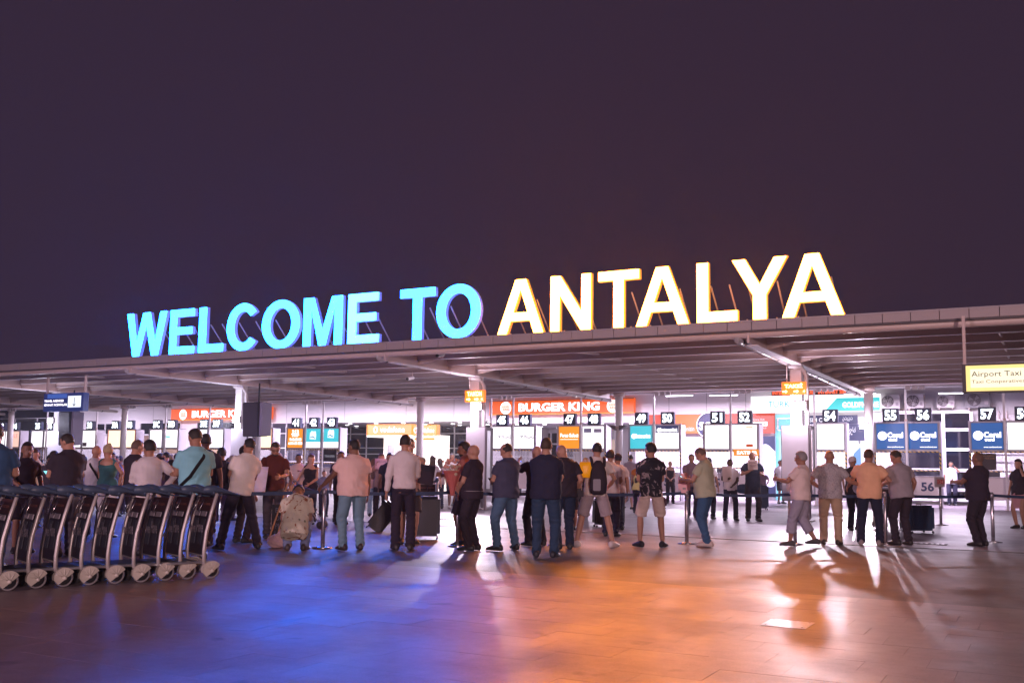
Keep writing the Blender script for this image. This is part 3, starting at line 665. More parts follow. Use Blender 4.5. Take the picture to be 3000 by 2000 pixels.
def booth(units, lab, counter_num=None, fancy=None):
    """units: list of (number, x0, x1, kind) in photograph columns; one framed desk with its lit screens"""
    X = lambda px: pn(px, 1280, YD).x
    a, b = X(units[0][1]), X(units[-1][2]); t = tb(lab, 'desk booth', a, YD, 0, 'desk_booth', 'numbered desk booths'); w = b-a
    fr_ = mat('booth_frame', (.48, .47, .55), .35)
    bb = bmesh.new()
    xs = [-.05]+[ (X(units[i][2])+X(units[i+1][1]))/2-a for i in range(len(units)-1)]+[w+.05]
    for q in xs: bx(bb, q-.035, q+.035, -.03, .04, 0, Z_ST+.08)
    for z in (Z_ST+.045, Z_SB-.05, Z_TB-.03): bx(bb, xs[0]+.036, xs[-1]-.036, -.025, .035, z-.03, z+.03)
    obj('frame', bb, fr_, t)
    box('side_panel', w+.06, w+.09, -.02, .55, Z_CB, Z_ST+.07, mat('side_panel', (.5, .48, .56), .4), t)
    box('top_panel', -.05, w+.09, .05, .55, Z_ST+.04, Z_ST+.07, fr_, t)
    for (num, x0, x1, kind) in units:
        c0, c1 = X(x0)-a, X(x1)-a
        box('screen', c0+.015, c1-.015, -.02, .12, Z_SB, Z_ST, m_screens[kind], t)
        bz = bmesh.new(); e = .03
        bx(bz, c0-.015, c0+.014, -.05, .0, Z_SB-.02, Z_ST+.015); bx(bz, c1-.014, c1+.015, -.05, .0, Z_SB-.02, Z_ST+.015); bx(bz, c0+.015, c1-.015, -.05, .0, Z_ST+.001, Z_ST+.016); bx(bz, c0+.015, c1-.015, -.05, .0, Z_SB-.02, Z_SB-.001)
        obj('bezel', bz, m_or_d if kind == 'warm' else (mat('bezel_grey', (.25, .25, .3), .4)), t)
        if num:
            nx = (c0+c1)/2 if len(units) == 1 else (c0+c1)/2+.02; hw = .30
            nb = box('number_box', nx-hw, nx+hw, -.05, .16, Z_NB, Z_NT, navy, t, .01)
            wd_ = min(.22*len(num), .52); text(num, nx-wd_/2, nx+wd_/2, Z_NB+.07, Z_NT-.07, -.056, led_white, nb, 'digits', .035)
        # glass with hazard tape border
        g_ = box('glass_pane', c0+.03, c1-.03, 0, .01, Z_TB, Z_SB-.09, glass_thin, t)
    tb_ = bmesh.new()
    bx(tb_, xs[0]+.04, xs[-1]-.04, -.036, -.03, Z_SB-.12, Z_SB-.075); bx(tb_, xs[0]+.04, xs[-1]-.04, -.036, -.03, Z_TB-.05, Z_TB-.005)
    for q in xs: bx(tb_, q-.03, q+.03, -.038, -.032, Z_TB, Z_SB-.125)
    obj('hazard_tape', tb_, tape, t)
    for i in range(len(xs)-1):
        cp = box('counter_panel', xs[i]+.04, xs[i+1]-.04, -.05, .0, Z_CB, Z_CT, desk_white, t, .006)
    box('counter_top', xs[0]+.0, xs[-1], -.09, .62, Z_CT+.001, Z_CT+.035, mat('counter_top', (.4, .38, .42), .3), t)
    for q in (xs[0], (xs[0]+xs[-1])/2, xs[-1]): box('leg', q-.03, q+.03, .3, .36, 0, Z_CB-.01, frame_white, t)
    if counter_num: 
        i, s = counter_num; text(s, (xs[i]+xs[i+1])/2-.12, (xs[i]+xs[i+1])/2+.34, Z_CB+.27, Z_CB+.62, -.054, dark_txt, t, 'digits', .03)
    # things on the desk
    eq = bmesh.new(); bx(eq, w*.2, w*.2+.45, .2, .5, Z_CT+.04, Z_CT+.22); obj('printer', eq, dark_plastic, t)
    return t, (lambda px: X(px)-a)
tw = txt_white
t, q = booth([('33', -8, 16, 'white'), ('34', 27, 58, 'pink')], 'desk booth 33 and 34 at the far left edge with a pink poster screen')
text('SALE', q(32), q(52), 2.8, 3.05, -.022, glow('pale_red', (1., .25, .2), 1.), t)
t, q = booth([('35', 93, 127, 'white'), ('36', 131, 160, 'white')], 'desk booth numbered 35 and 36 with two plain white screens')
t, q = booth([('37', 213, 239, 'white'), ('38', 243, 281, 'white')], 'desk booth numbered 37 and 38 with a small logo on the right screen')
b_ = bmesh.new(); bx(b_, q(244), q(256), -.028, -.022, 2.26, 2.5); obj('logo_patch', b_, mat('patch', (.25, .2, .25), .5), t)
t, q = booth([('39A', 318, 355, 'warm'), ('39B', 359, 397, 'warm')], 'desk booth with two orange rimmed screens, numbered 39A and 39B')
t, q = booth([('39C', 440, 476, 'white'), ('39D', 482, 522, 'white')], 'desk booth numbered 39C and 39D, left of the tall man in light blue')
b_ = bmesh.new(); bx(b_, q(486), q(499), -.028, -.022, 2.75, 2.88); obj('logo_patch', b_, glow('pale_teal', (.3, .8, .8), 1.), t)
t, q = booth([('39E', 585, 608, 'white'), ('39F', 612, 655, 'white')], 'desk booth numbered 39E and 39F, right of the tall man in light blue')
text('style', q(588), q(601), 2.98, 3.1, -.024, mat('grey_print', (.3, .3, .35), .5), t)
t, q = booth([('', 737, 746, 'warm'), ('40', 751, 797, 'warm')], 'orange glowing desk booth numbered 40 behind the hanging black loudspeaker')
t, q = booth([('41', 843, 889, 'amber'), ('42', 894, 941, 'teal'), ('43', 946, 994, 'teal')], 'triple desk booth numbered 41 to 43 with one orange and two turquoise screens')
for s, z0, z1, w0, w1 in (('212', 3.0, 3.18, 856, 876), ('TRIP', 2.82, 2.97, 854, 877), ('TRAVEL SERVICES', 2.6, 2.74, 849, 884), ('ALANYA  SIDE  KEMER', 2.4, 2.54, 846, 887)): text(s, q(w0), q(w1), z0-.02, z1-.02, -.022, tw, t, 'lettering', .04)
for x0, x1 in ((894, 941), (946, 994)):
    xm = (q(x0)+q(x1))/2; zz = 2.85 if x0 == 894 else 2.92
    b_ = bmesh.new(); v = [b_.verts.new((xm+x, -.022, zz+z)) for x, z in ((-.22,-.18),(.2,-.2),(.22,.05),(.18,.24),(.0,.22),(-.08,.26),(-.2,.14))]; b_.faces.new(v); obj('logo_shape', b_, glow('pale_cyan', (.7, .95, 1.), 1.4), t)
    b_ = bmesh.new(); v = [b_.verts.new((xm+x, -.026, zz+z)) for x, z in ((-.2,-.13),(-.05,-.07),(.17,-.16),(.14,-.1),(-.03,-.02),(-.17,-.07))]; b_.faces.new(v); obj('logo_wave', b_, glow('logo_navy', (.03, .1, .3), 1.), t)
    box('white_field', q(x0)+.03, q(x1)-.03, -.024, -.0205, Z_SB, Z_SB+.30, box_white, t)
box('notice_board', q(950), q(990), -.1, -.06, 1.5, 2.12, mat('notice_black', (.02, .02, .03), .4), t); text('TRANSFER', q(956), q(986), 1.72, 1.84, -.104, glow('notice_text', (.5, .5, .6), .6), t)
t, q = booth([('45', 1441, 1498, 'white'), ('46', 1506, 1566, 'white')], 'desk booth numbered 45 and 46 with two white screens showing a winged logo')
for x0, x1, mm in ((1448, 1496, mat('faded_print', (.25, .3, .4), .5)), (1512, 1564, dark_txt)):
    u = lambda f: q(x0)+(q(x1)-q(x0))*f
    text('PEGAS', u(.46), u(1.), 2.66, 2.84, -.022, mm, t, 'lettering', .015)
    b_ = bmesh.new()
    for k in range(5): bx(b_, u(0)+.02*k, u(.28), -.024, -.0205, 2.64+.045*k, 2.655+.045*k)
    v = [b_.verts.new((u(f), -.024, z)) for f, z in ((.24, 2.84), (.32, 2.78), (.42, 2.85), (.37, 2.72), (.33, 2.70))]; b_.faces.new(v)
    obj('logo_bird', b_, mm, t)
t, q = booth([('47', 1637, 1699, 'amber'), ('48', 1707, 1771, 'white')], 'desk booth numbered 47 and 48 with an orange screen left of a white one')
text('Pegas Select', q(1642), q(1695), 2.68, 2.90, -.022, tw, t, 'lettering', .03); box('underline', q(1642), q(1694), -.026, -.0205, 2.62, 2.635, tw, t)
box('logo_patch', q(1711), q(1733), -.026, -.0205, 2.93, 3.12, mat('patch_blue', (.3, .33, .5), .5), t); box('logo_patch', q(1740), q(1763), -.026, -.0205, 2.93, 3.1, mat('patch_pale', (.45, .48, .65), .5), t)
t, q = booth([('49', 1846, 1911, 'teal'), ('50', 1920, 1990, 'white')], 'desk booth numbered 49 and 50 with a turquoise screen left of a navy topped one', (1, '50'))
box('navy_field', q(1920)+.03, q(1990)-.03, -.026, -.0205, 2.90, Z_ST, m_screens['navy'], t)
for x0, x1, z in ((1851, 1906, 2.76), (1925, 1985, 3.02)):
    rr = .085 if z > 3 else .11; b_ = bmesh.new(); cx = q(x0)+rr; v = [b_.verts.new((cx+rr*math.cos(2*math.pi*k/16), -.03, z+rr*math.sin(2*math.pi*k/16))) for k in range(16)]; b_.faces.new(v); obj('logo_disc', b_, tw, t)
    text('Intourist', cx+rr*.8, q(x1), z-.08, z+.1, -.031, tw, t, 'lettering', .04)
t, q = booth([('51', 2065, 2137, 'white'), ('52', 2144, 2219, 'white')], 'desk booth numbered 51 and 52 with an orange notice under its right screen', (0, '51'))
box('orange_tag', q(2186), q(2206), -.028, -.0205, 2.30, 2.42, m_or_d, t); box('faded_tag', q(2186), q(2206), -.028, -.0205, 3.08, 3.15, glow('faded_orange', (1., .7, .45), 1.), t)
box('notice', q(2150), q(2224), -.09, -.06, 1.93, 2.20, glow('notice_orange', (.95, .30, .02), .9), t); text('SATILIR', q(2160), q(2220), 1.99, 2.14, -.095, tw, t, 'lettering', .03)
t, q = booth([('54', 2393, 2474, 'white')], 'single desk booth numbered 54 with one plain white screen')
t, q = booth([('55', 2567, 2652, 'blue'), ('56', 2661, 2749, 'blue')], 'desk booth numbered 55 and 56 with two deep blue travel screens', (1, '56'))
def coral(q, x0, x1, t):
    cx = q(x0)+(q(x1)-q(x0))*.22; b_ = bmesh.new(); v = [b_.verts.new((cx+.17*math.cos(2*math.pi*k/24), -.024, 2.74+.17*math.sin(2*math.pi*k/24))) for k in range(24)]; b_.faces.new(v); obj('logo_disc', b_, tw, t)
    w_ = q(x1)-q(x0); text('Coral', q(x0)+w_*.39, q(x0)+w_*.93, 2.66, 2.88, -.024, tw, t, 'lettering', .045); text('travel', q(x0)+w_*.42, q(x0)+w_*.72, 2.53, 2.65, -.024, tw, t, 'lettering', .05)
    text('www.coraltravel.com', q(x0)+w_*.38, q(x0)+w_*.94, 2.29, 2.34, -.024, tw, t, 'lettering', .02)
coral(q, 2567, 2652, t); coral(q, 2661, 2749, t)
t, q = booth([('57', 2845, 2940, 'blue'), ('58', 2951, 3050, 'white')], 'rightmost desk booth numbered 57 and 58, blue screen beside a white one')
coral(q, 2845, 2940, t)
nm = mat('notice_brown', (.05, .035, .04), .5)
box('notice', q(2852), q(2916), .02, .03, 1.46, 2.08, nm, t); text('LÜTFEN SOSYAL MESAFENİZİ', q(2856), q(2912), 1.96, 2.03, .015, mat('notice_gold', (.6, .35, .12), .5), t); text('PLEASE KEEP YOUR SOCIAL', q(2856), q(2912), 1.86, 1.93, .015, mat('notice_gold', (.6, .35, .12), .5), t)
# thin white poles carrying the cables up to the canopy
for px, w_ in ((136, 'just left of the far left floodlight'), (282, 'left of the two orange rimmed screens'), (484, 'between two plain screens left of the tall man in light blue'), (613, 'between two plain screens right of the tall man in light blue'), (895, 'between the orange poster screen and the turquoise screens'), (946, 'between the two turquoise screens'), (1438, 'at the left edge of the winged logo screens'), (1503, 'between the two winged logo screens'), (1702, 'right of the orange travel screen'),
               (1916, 'between the plain turquoise screen and the navy topped screen'), (2141, 'between the two white screens over the orange notice'), (2387, 'right of the tall grey cabinet'), (2655, 'between two deep blue screens'), (2944, 'right of the single deep blue screen')):
    X = pn(px, 1270, 40.55).x
    t = tb('thin white pole %s' % w_, 'pole', X, 40.55, 0, 'cable_pole', 'thin white poles at the desks'); box('pole', -.035, .035, -.035, .035, 0, 4.6, frame_white, t); box('foot', -.08, .08, -.08, .08, 0, .02, steel_paint, t)
    box('bracket', -.05, .05, -.045, .0355, 3.28, 3.36, steel_paint, t)

# ------------------------------------------------------------------ display cabinets at the front columns
cab_m = mat('cabinet_grey', (.74, .72, .80), .45, noise=.12, nscale=1.5); cab_s = mat('cabinet_side', (.18, .16, .18), .5)
def cabinet(px0, py0, px1, py1, lab):
    Y = 26.9; a, b, c, d = rc(px0, py0, px1, py1, Y); c = .42 if c < .42 else c
    t = tb(lab, 'display cabinet', a, Y, 0, 'display_cabinet', 'grey display cabinets at the columns'); w = b-a
    box('door_panel', 0, w*.84, 0, .03, c, d, cab_m, t, .008); box('casing', -.02, w*.86, .031, .4, c-.02, d+.02, cab_s, t, .008); box('door_edge', w*.865, w*.93, -.01, .4, c, d, cab_s, t); box('hinge', w*.935, w*.95, .0, .2, c+.1, d-.1, alu, t)
    for q in (.1, w*.7): box('leg', q, q+.06, .2, .26, 0, c-.021, steel_paint, t)
cabinet(2290, 1247, 2385, 1465, 'tall grey display cabinet on the column under the orange arrow sign beside number 52')
cabinet(1364, 1252, 1430, 1440, 'tall pale grey display cabinet on the column left of number 45')
cabinet(674, 1256, 728, 1420, 'pale grey display cabinet on the column right of the orange fast food sign')
cabinet(137, 1262, 190, 1420, 'grey display cabinet at the far left column in front of number 36')

# ------------------------------------------------------------------ hanging signs and speakers
def taksi(px0, py0, px1, py1, s, lab):
    Y = 27.15; a, b, c, d = rc(px0, py0, px1, py1, Y); t = tb(lab, 'taxi sign', a, Y, c, 'taxi_sign', 'orange lit taxi signs'); w, h = b-a, d-c
    box('sign_box', 0, w, 0, .12, 0, h, glow('taxi_orange', (1.0, .17, .0), 1.6), t)
    yt = glow('taxi_text', (1., .75, .25), 5.); text(s, w*.12, w*.88, h*.5, h*.9, -.006, yt, t, 'lettering', .05)
    for x0 in ((.03, .5, .9) if s == 'TAKSİ' else (.08, .5, .85)):
        b_ = bmesh.new(); z = h*.24; L = w*(.22 if x0 < .8 else .08); x = w*x0
        v = [b_.verts.new((x+p*L, -.006, z+r__*h)) for p, r__ in ((0, -.06), (.6, -.06), (.6, -.15), (1, 0), (.6, .15), (.6, .06), (0, .06))]; b_.faces.new(v); obj('arrow', b_, yt, t)
    bar('hanger', [(w*.2, .06, h), (w*.2, .06, 4.24-c)], .015, steel_paint, t, 6)
taksi(2290, 1118, 2360, 1155, 'TAKSİ', 'orange lit taxi arrow sign on the column near the white phone sign')
taksi(1362, 1143, 1418, 1177, 'ТАКСИ', 'orange lit taxi arrow sign on the column left of the long fast food sign')
def travel():
    Y = 23.6; a, b, c, d = rc(127, 1151, 243, 1204, Y); t = tb('dark blue hanging sign with white arrow box and travel agency lettering', 'hanging sign', a, Y, c, 'hanging_sign'); w, h = b-a, d-c
    box('sign_box', 0, w, 0, .25, 0, h, mat('travel_blue', (.015, .025, .1), .35, emit=(.012, .02, .10), es=1.), t, .01)
    box('glow_band', w*.1, w*.6, -.004, .0, h*.72, h*.96, glow('travel_glow', (.05, .11, .42), 1.), t)
    box('arrow_panel', w*.63, w*.95, -.008, .0, h*.2, h*.83, glow('arrow_white', (.85, .9, 1.), 1.2), t)
    text('TRAVEL AGENCIES', w*.03, w*.52, h*.52, h*.64, -.008, txt_white, t, 'lettering', .02); text('SEYAHAT ACENTALARI', w*.03, w*.61, h*.30, h*.42, -.008, txt_white, t, 'lettering', .02)
    b_ = bmesh.new(); x = w*.79; bx(b_, x-.012, x+.012, -.013, -.009, h*.3, h*.74); 
    v = [b_.verts.new(p) for p in ((x, -.013, h*.24), (x+.09, -.013, h*.4), (x+.06, -.013, h*.4), (x, -.013, h*.30), (x-.06, -.013, h*.4), (x-.09, -.013, h*.4))]; b_.faces.new(v); obj('arrow', b_, mat('arrow_dark', (.01, .01, .04), .5), t)
    for x in (.09, w*.99): box('hanger', x-.035, x+.035, .05, .12, h, 4.42-c, steel_paint, t)
travel()
def taxico():
    Y = 21.9; a, b, c, d = rc(2822, 1060, 3260, 1146, Y); t = tb('yellow lit airport taxi sign hanging from the canopy at the right edge', 'hanging sign', a, Y, c, 'hanging_sign'); w, h = b-a, d-c
    box('sign_box', 0, w, 0, .25, 0, h, mat('sign_dark', (.05, .04, .05), .4), t)
    bm_ = bmesh.new(); bx(bm_, .05, w-.05, -.01, -.001, .03, h-.03); m = glow('taxi_yellow', (1., .78, .28), 1.15); obj('light_panel', bm_, m, t)
    bm_ = bmesh.new(); bx(bm_, .13, w-.13, -.014, -.0105, .1, h-.1); obj('light_centre', bm_, glow('taxi_cream', (1., .92, .68), 1.15), t)
    tx = mat('brown_print', (.10, .05, .01), .5); px = lambda q: pn(q, 1100, Y).x-a
    text('Airport Taxi', px(2846), px(2992), h*.50, h*.74, -.017, tx, t, 'lettering', .0); text('Taxi Cooperatives', px(2846), px(3002), h*.29, h*.44, -.017, mat('brown_print_pale', (.35, .22, .05), .5), t)
    box('hanger', .0, .06, .08, .14, h, 4.55-c, steel_paint, t); box('edge', -.02, .045, -.015, .24, 0, h, mat('sign_dark', (.05, .04, .05), .4), t)
taxico()
def speaker(px0, py0, px1, py1, lab, tilt):
    Y = 26.6; a, b, c, d = rc(px0, py0, px1, py1, Y); t = tb(lab, 'loudspeaker', (a+b)/2, Y, c, 'loudspeaker', 'hanging loudspeakers'); w, h = b-a, d-c
    cb = box('cabinet', -w/2, w/2*.7, -.2, .3, 0, h, mat('speaker_black', (.025, .025, .04), .55, bump=.3, bscale=200), t, .02); 
    gr = box('grille', -w/2+.03, w/2*.7-.03, -.215, -.201, .04, h-.04, mat('grille', (.05, .045, .07), .6, bump=.8, bscale=150), t)
    box('side_wing', w/2*.72, w/2, -.18, .3, .03, h-.02, mat('speaker_side', (.3, .28, .4), .5), t); cb.rotation_euler = (R(tilt), 0, 0); gr.rotation_euler = (R(tilt), 0, 0)
    bar('bracket', [(0, .1, h), (0, .1, 4.2-c)], .03, dark_plastic, t, 8); bar('cable', [(w*.3, -.2, h), (w*.3, -.24, h*.5), (w*.28, -.22, h*.45)], .012, dark_plastic, t, 6)
speaker(724, 1178, 778, 1278, 'black loudspeaker hanging in front of the orange fast food sign', 3)
speaker(186, 1205, 225, 1304, 'dark loudspeaker hanging above the man in black at left', 3)
# pair of wing shaped spotlights on the rear column
p = pn(1810, 1252, 39.2); t = tb('pair of grey wing shaped spotlights on the round column left of number 49', 'spotlight', p.x, 39.2, p.z, 'twin_spotlight')
for s in (-1, 1):
    b_ = bmesh.new(); v = [b_.verts.new(q_) for q_ in ((s*.1, -.1, -.12), (s*.42, -.12, .08), (s*.30, -.1, .10), (s*.08, -.1, .08), (s*.1, .12, -.12), (s*.42, .1, .08), (s*.3, .12, .10), (s*.08, .12, .08))]
    for f in ((0,1,2,3),(4,5,6,7),(0,1,5,4),(1,2,6,5),(2,3,7,6),(3,0,4,7)): b_.faces.new([v[i] for i in f])
    obj('lamp_head', b_, mat('lamp_grey', (.16, .15, .17), .5), t)
box('lamp_arm', -.12, .12, -.03, .1, -.03, .05, steel_paint, t)

# floodlights on the columns: they light the square and throw the long shadows
def flood(p, lab, power, r_=.07, col=(1.0, .83, 1.0), spot=True, em=40):
    t = tb(lab, 'floodlight', p.x, p.y, p.z, 'floodlight', 'white floodlights on the columns')
    box('housing', -.16, .16, .02, .12, -.11, .11, mat('lamp_case', (.3, .3, .32), .4), t); box('lens', -.14, .14, -.0, .018, -.09, .09, glow('flood_lens', (.97, .93, 1.), em), t)
    ld = bpy.data.lights.new('flood', 'SPOT'); ld.energy = power; ld.color = col; ld.shadow_soft_size = r_; ld.spot_size = R(78); ld.spot_blend = .7
    lo = bpy.data.objects.new('flood', ld); C.objects.link(lo); lo.parent = t; lo.location = (0, -.12, 0); lo.rotation_euler = (R(-62), 0, 0)
    l2 = bpy.data.lights.new('flood_fill', 'POINT'); l2.energy = 130; l2.color = col; l2.shadow_soft_size = .12      # added point light, brightens the canopy underside and the column
    lo = bpy.data.objects.new('flood_fill', l2); C.objects.link(lo); lo.parent = t; lo.location = (0, -.55, -.1)
flood(pn(2343, 1188, 27.3), 'glaring white floodlight on the column below the right taxi sign', 1450)
flood(pn(1396, 1190, 27.3), 'glaring white floodlight on the column below the left taxi sign', 4200)
flood(pn(690, 1229, 27.3), 'white floodlight on the column at the end of the first fast food sign', 12000, col=(.80, .80, 1.0))
flood(pn(146, 1231, 26.8), 'white oval floodlight above number 36', 1000, col=(.8, .78, 1.0))
flood(pn(2530, 1247, 39.2), 'glaring white floodlight on the round column beside number 55', 2600)

# ------------------------------------------------------------------ unseen lamp posts added behind the viewer to light backs and cabinets
def added_lamp_post(x, y, rz, power, col, lab):
    t = tb(lab, 'street lamp', x, y, 0, 'added_street_lamp', 'street lamps added behind the viewer'); pm = mat('lamp_pole', (.2, .2, .21), .5)
    bar('pole', [(0, 0, 0), (0, 0, 2.4), (0, 0, 4.2)], [.1, .08, .06], pm, t, 12); box('base', -.2, .2, -.2, .2, 0, .06, pm, t)
    dx, dy = -math.sin(rz), math.cos(rz)
    bar('arm', [(0, 0, 4.15), (dx*.8, dy*.8, 4.4), (dx*1.6, dy*1.6, 4.45)], .04, pm, t, 8)
    h = box('lamp_head', -.2, .2, -.35, .35, -.06, .06, pm, t, .02); h.location = (dx*1.8, dy*1.8, 4.45); h.rotation_euler = (0, 0, rz)
    g = box('lens', -.16, .16, -.3, .3, -.075, -.061, glow('added_lamp_lens', col, 6), h)
    ld = bpy.data.lights.new('added_street_light', 'SPOT'); ld.energy = power; ld.color = col; ld.shadow_soft_size = .6; ld.spot_size = R(150); ld.spot_blend = .5
    lo = bpy.data.objects.new('added_street_light', ld); C.objects.link(lo); lo.parent = h; lo.location = (0, 0, -.1); lo.rotation_euler = (R(80), 0, 0)
added_lamp_post(-16, -24, R(10), 17000, (1., .66, .80), 'unseen street lamp added at left behind the viewer')
added_lamp_post(16, -20, R(30), 27000, (1., .66, .66), 'unseen street lamp added at right behind the viewer')

# ------------------------------------------------------------------ baggage trolleys
tr_pole = mat('trolley_tube', (.42, .38, .38), .35, metal=.3, noise=.15, nscale=12)
tr_cov = mat('trolley_cover', (.50, .45, .40), .35, noise=.1, nscale=6)
tr_blue = mat('trolley_handle', (.05, .075, .13), .45); tr_ad = mat('trolley_board', (.022, .016, .028), .5); tr_red = mat('trolley_board_red', (.05, .013, .014), .5)
tr_grey = mat('trolley_print', (.34, .30, .36), .5); tr_txt = mat('trolley_text', (.35, .13, .10), .5)
rubber = mat('rubber', (.03, .03, .035), .6); tyre = mat('grey_tyre', (.22, .2, .22), .6)
def make_trolley():
    t = tb('baggage trolley', 'baggage trolley', 0, 0, 0, 'baggage_trolley', 'baggage trolleys pushed into each other')
    hw = .30
    for s in (1, -1):
        bar('pole', [(s*hw, -.035, .18), (s*hw, -.04, .34), (s*hw, -.02, .55), (s*hw, .03, .78), (s*hw, .09, 1.0)], [.022, .022, .022, .021, .02], tr_pole, t, 10)
        wy = .055
        b_ = bmesh.new(); x = s*hw
        tube(b_, [(x-.018, wy, .1), (x+.018, wy, .1)], .072, 20, caps=False); wh = obj('wheel', b_, rubber, t, True)
        b_ = bmesh.new(); pts = [(x, wy+.09*math.cos(2*math.pi*k/24), .1+.09*math.sin(2*math.pi*k/24)) for k in range(25)]
        tube(b_, pts, .0115, 6, caps=False, flatdir=(1, 0, 0)); obj('tyre', b_, tyre, wh, True)
        # cover: a fan over the front upper part of the wheel
        b_ = bmesh.new(); cy_, cz = wy-.0, .105; ang = [R(a) for a in range(30, 206, 11)]
        for x0, x1 in ((x+.026*s, x+.036*s), ):
            o0 = [b_.verts.new((x0, cy_+.110*math.cos(a), cz+.108*math.sin(a))) for a in ang]; c0 = b_.verts.new((x0, cy_+.01, cz-.02)); c1 = b_.verts.new((x0, cy_-.06, cz-.075))
            f = b_.faces.new(o0+[c1, c0]); ex = bmesh.ops.extrude_face_region(b_, geom=[f]); bmesh.ops.translate(b_, verts=[v for v in ex['geom'] if isinstance(v, bmesh.types.BMVert)], vec=(s*.012, 0, 0))
        for i in range(len(ang)-1):
            q = [b_.verts.new((xx, cy_+.112*math.cos(a), cz+.110*math.sin(a))) for xx, a in ((x-.03*s, ang[i]), (x-.03*s, ang[i+1]), (x+.04*s, ang[i+1]), (x+.04*s, ang[i]))]; b_.faces.new(q)
        bmesh.ops.remove_doubles(b_, verts=b_.verts, dist=.0005); cv = obj('wheel_cover', b_, tr_cov, t)
        b_ = bmesh.new()
        for a in (62, 95, 128, 160): tube(b_, [(x+s*.05, cy_+.02*math.cos(R(a)), cz+.02*math.sin(R(a))), (x+s*.05, cy_+.09*math.cos(R(a)), cz+.085*math.sin(R(a)))], .006, 5)
        tube(b_, [(x+s*.045, wy, .1), (x+s*.062, wy, .1)], .022, 10); obj('cover_rib', b_, tr_cov, cv, True)
        # handle grip: rounded blade that tapers to the user side
        b_ = bmesh.new()
        secs = [(-.075, 1.05, .010, .015), (-.055, 1.06, .032, .036), (.0, 1.058, .042, .052), (.06, 1.062, .040, .045), (.13, 1.052, .034, .032), (.22, 1.028, .026, .019), (.32, 1.003, .02, .011), (.40, .985, .008, .006)]
        loft(b_, [((s*(hw-.01), y, z), (rx, 0, 0), (0, 0, rz)) for y, z, rx, rz in secs], 12); obj('grip', b_, tr_blue, t, True)
        bar('side_rail', [(s*.30, -.04, .2), (s*.27, -.5, .19), (s*.17, -.85, .185)], .014, alu, t, 8)
    bar('push_bar', [(-hw+.03, .38, .985), (0, .41, .98), (hw-.03, .38, .985)], .012, tr_blue, t, 10)
    bar('cross_bar', [(-hw, .05, 1.02), (hw, .05, 1.02)], .022, tr_blue, t, 10)
    bar('brake_wire', [(-.24, .2, .985), (0, .22, .975), (.24, .2, .985)], .006, chrome, t, 6)
    bar('front_bar', [(-.17, -.85, .185), (0, -.88, .185), (.17, -.85, .185)], .014, alu, t, 8); bar('deck_bar', [(-.28, -.1, .2), (.28, -.1, .2)], .012, alu, t, 8); bar('deck_bar', [(-.22, -.45, .19), (.22, -.45, .19)], .012, alu, t, 8)
    b_ = bmesh.new(); bx(b_, -.26, .26, -.6, -.12, .205, .215); obj('deck', b_, mat('trolley_deck', (.06, .06, .07), .5), t)
    b_ = bmesh.new(); tube(b_, [(-.02, -.84, .06), (.02, -.84, .06)], .06, 14, caps=False); tube(b_, [(0, -.84, .06), (0, -.84, .18)], .012, 6); obj('front_wheel', b_, rubber, t, True)
    # advert boards between the poles, front side towards -Y
    def board(name, z0, z1, x0, x1, yo, m):
        f = lambda z: -.04+.13*max(0, (z-.3)/.7)**1.6+yo
        b_ = bmesh.new(); n = 5; fr_ = []
        for th in (0, .012):
            fr_.append([[b_.verts.new((x, f(z0+(z1-z0)*i/n)+th, z0+(z1-z0)*i/n)) for x in (x0, x1)] for i in range(n+1)])
        for i in range(n):
            b_.faces.new((fr_[0][i][0], fr_[0][i][1], fr_[0][i+1][1], fr_[0][i+1][0])); b_.faces.new((fr_[1][i][0], fr_[1][i+1][0], fr_[1][i+1][1], fr_[1][i][1]))
            for k in (0, 1): b_.faces.new((fr_[0][i][k], fr_[0][i+1][k], fr_[1][i+1][k], fr_[1][i][k]))
        b_.faces.new((fr_[0][0][0], fr_[0][0][1], fr_[1][0][1], fr_[1][0][0])); b_.faces.new((fr_[0][n][0], fr_[0][n][1], fr_[1][n][1], fr_[1][n][0]))
        return obj(name, b_, m, t)
    bd = board('advert_board', .28, .80, -.25, .25, 0, tr_ad)
    rb = board('header_board', .80, .955, -.26, .26, -.0, tr_red)
    board('pocket', .735, .79, -.2, -.02, -.03, tr_grey); board('pocket', .735, .79, .04, .2, -.03, tr_grey)
    board('picture_strip', .40, .70, -.21, -.08, -.006, mat('strip_a', (.05, .055, .08), .5)); board('picture_strip', .40, .70, .03, .16, -.006, mat('strip_b', (.04, .045, .07), .5))
    text('love', -.22, -.02, .53, .65, -.045, tr_grey, bd, 'lettering', .02); text('Have', .02, .23, .54, .68, -.045, tr_grey, bd, 'lettering', .02)
    text('rentacar.com', -.22, .22, .865, .90, .035, tr_txt, rb, 'lettering', .02)
    for x in (-.12, .1):
        b_ = bmesh.new(); tube(b_, [(x-.03, .0, .93), (x-.03, -.05, .83), (x-.01, -.06, .79), (x+.02, -.06, .79), (x+.03, -.05, .83), (x+.03, .0, .93)], .005, 5)
        obj('wire_hook', b_, chrome, t, True)
    bar('lower_bar', [(-.25, -.03, .27), (.25, -.03, .27)], .012, tr_pole, t, 8)
    return t
tro0 = make_trolley()
tdir = math.atan2(-.404, .915)
which = ['rightmost baggage trolley, at the open end of the row', 'second baggage trolley from the right end of the row', 'third baggage trolley from the right end of the row', 'fourth baggage trolley from the right end of the row', 'middle baggage trolley, fifth from the right end', 'sixth baggage trolley from the right end of the row', 'seventh baggage trolley from the right end of the row', 'eighth baggage trolley from the right, second wheel at the left', 'ninth baggage trolley from the right, its wheel cut by the left edge', 'baggage trolley mostly cut off by the left edge of the view']
rt_ = random.Random(5)
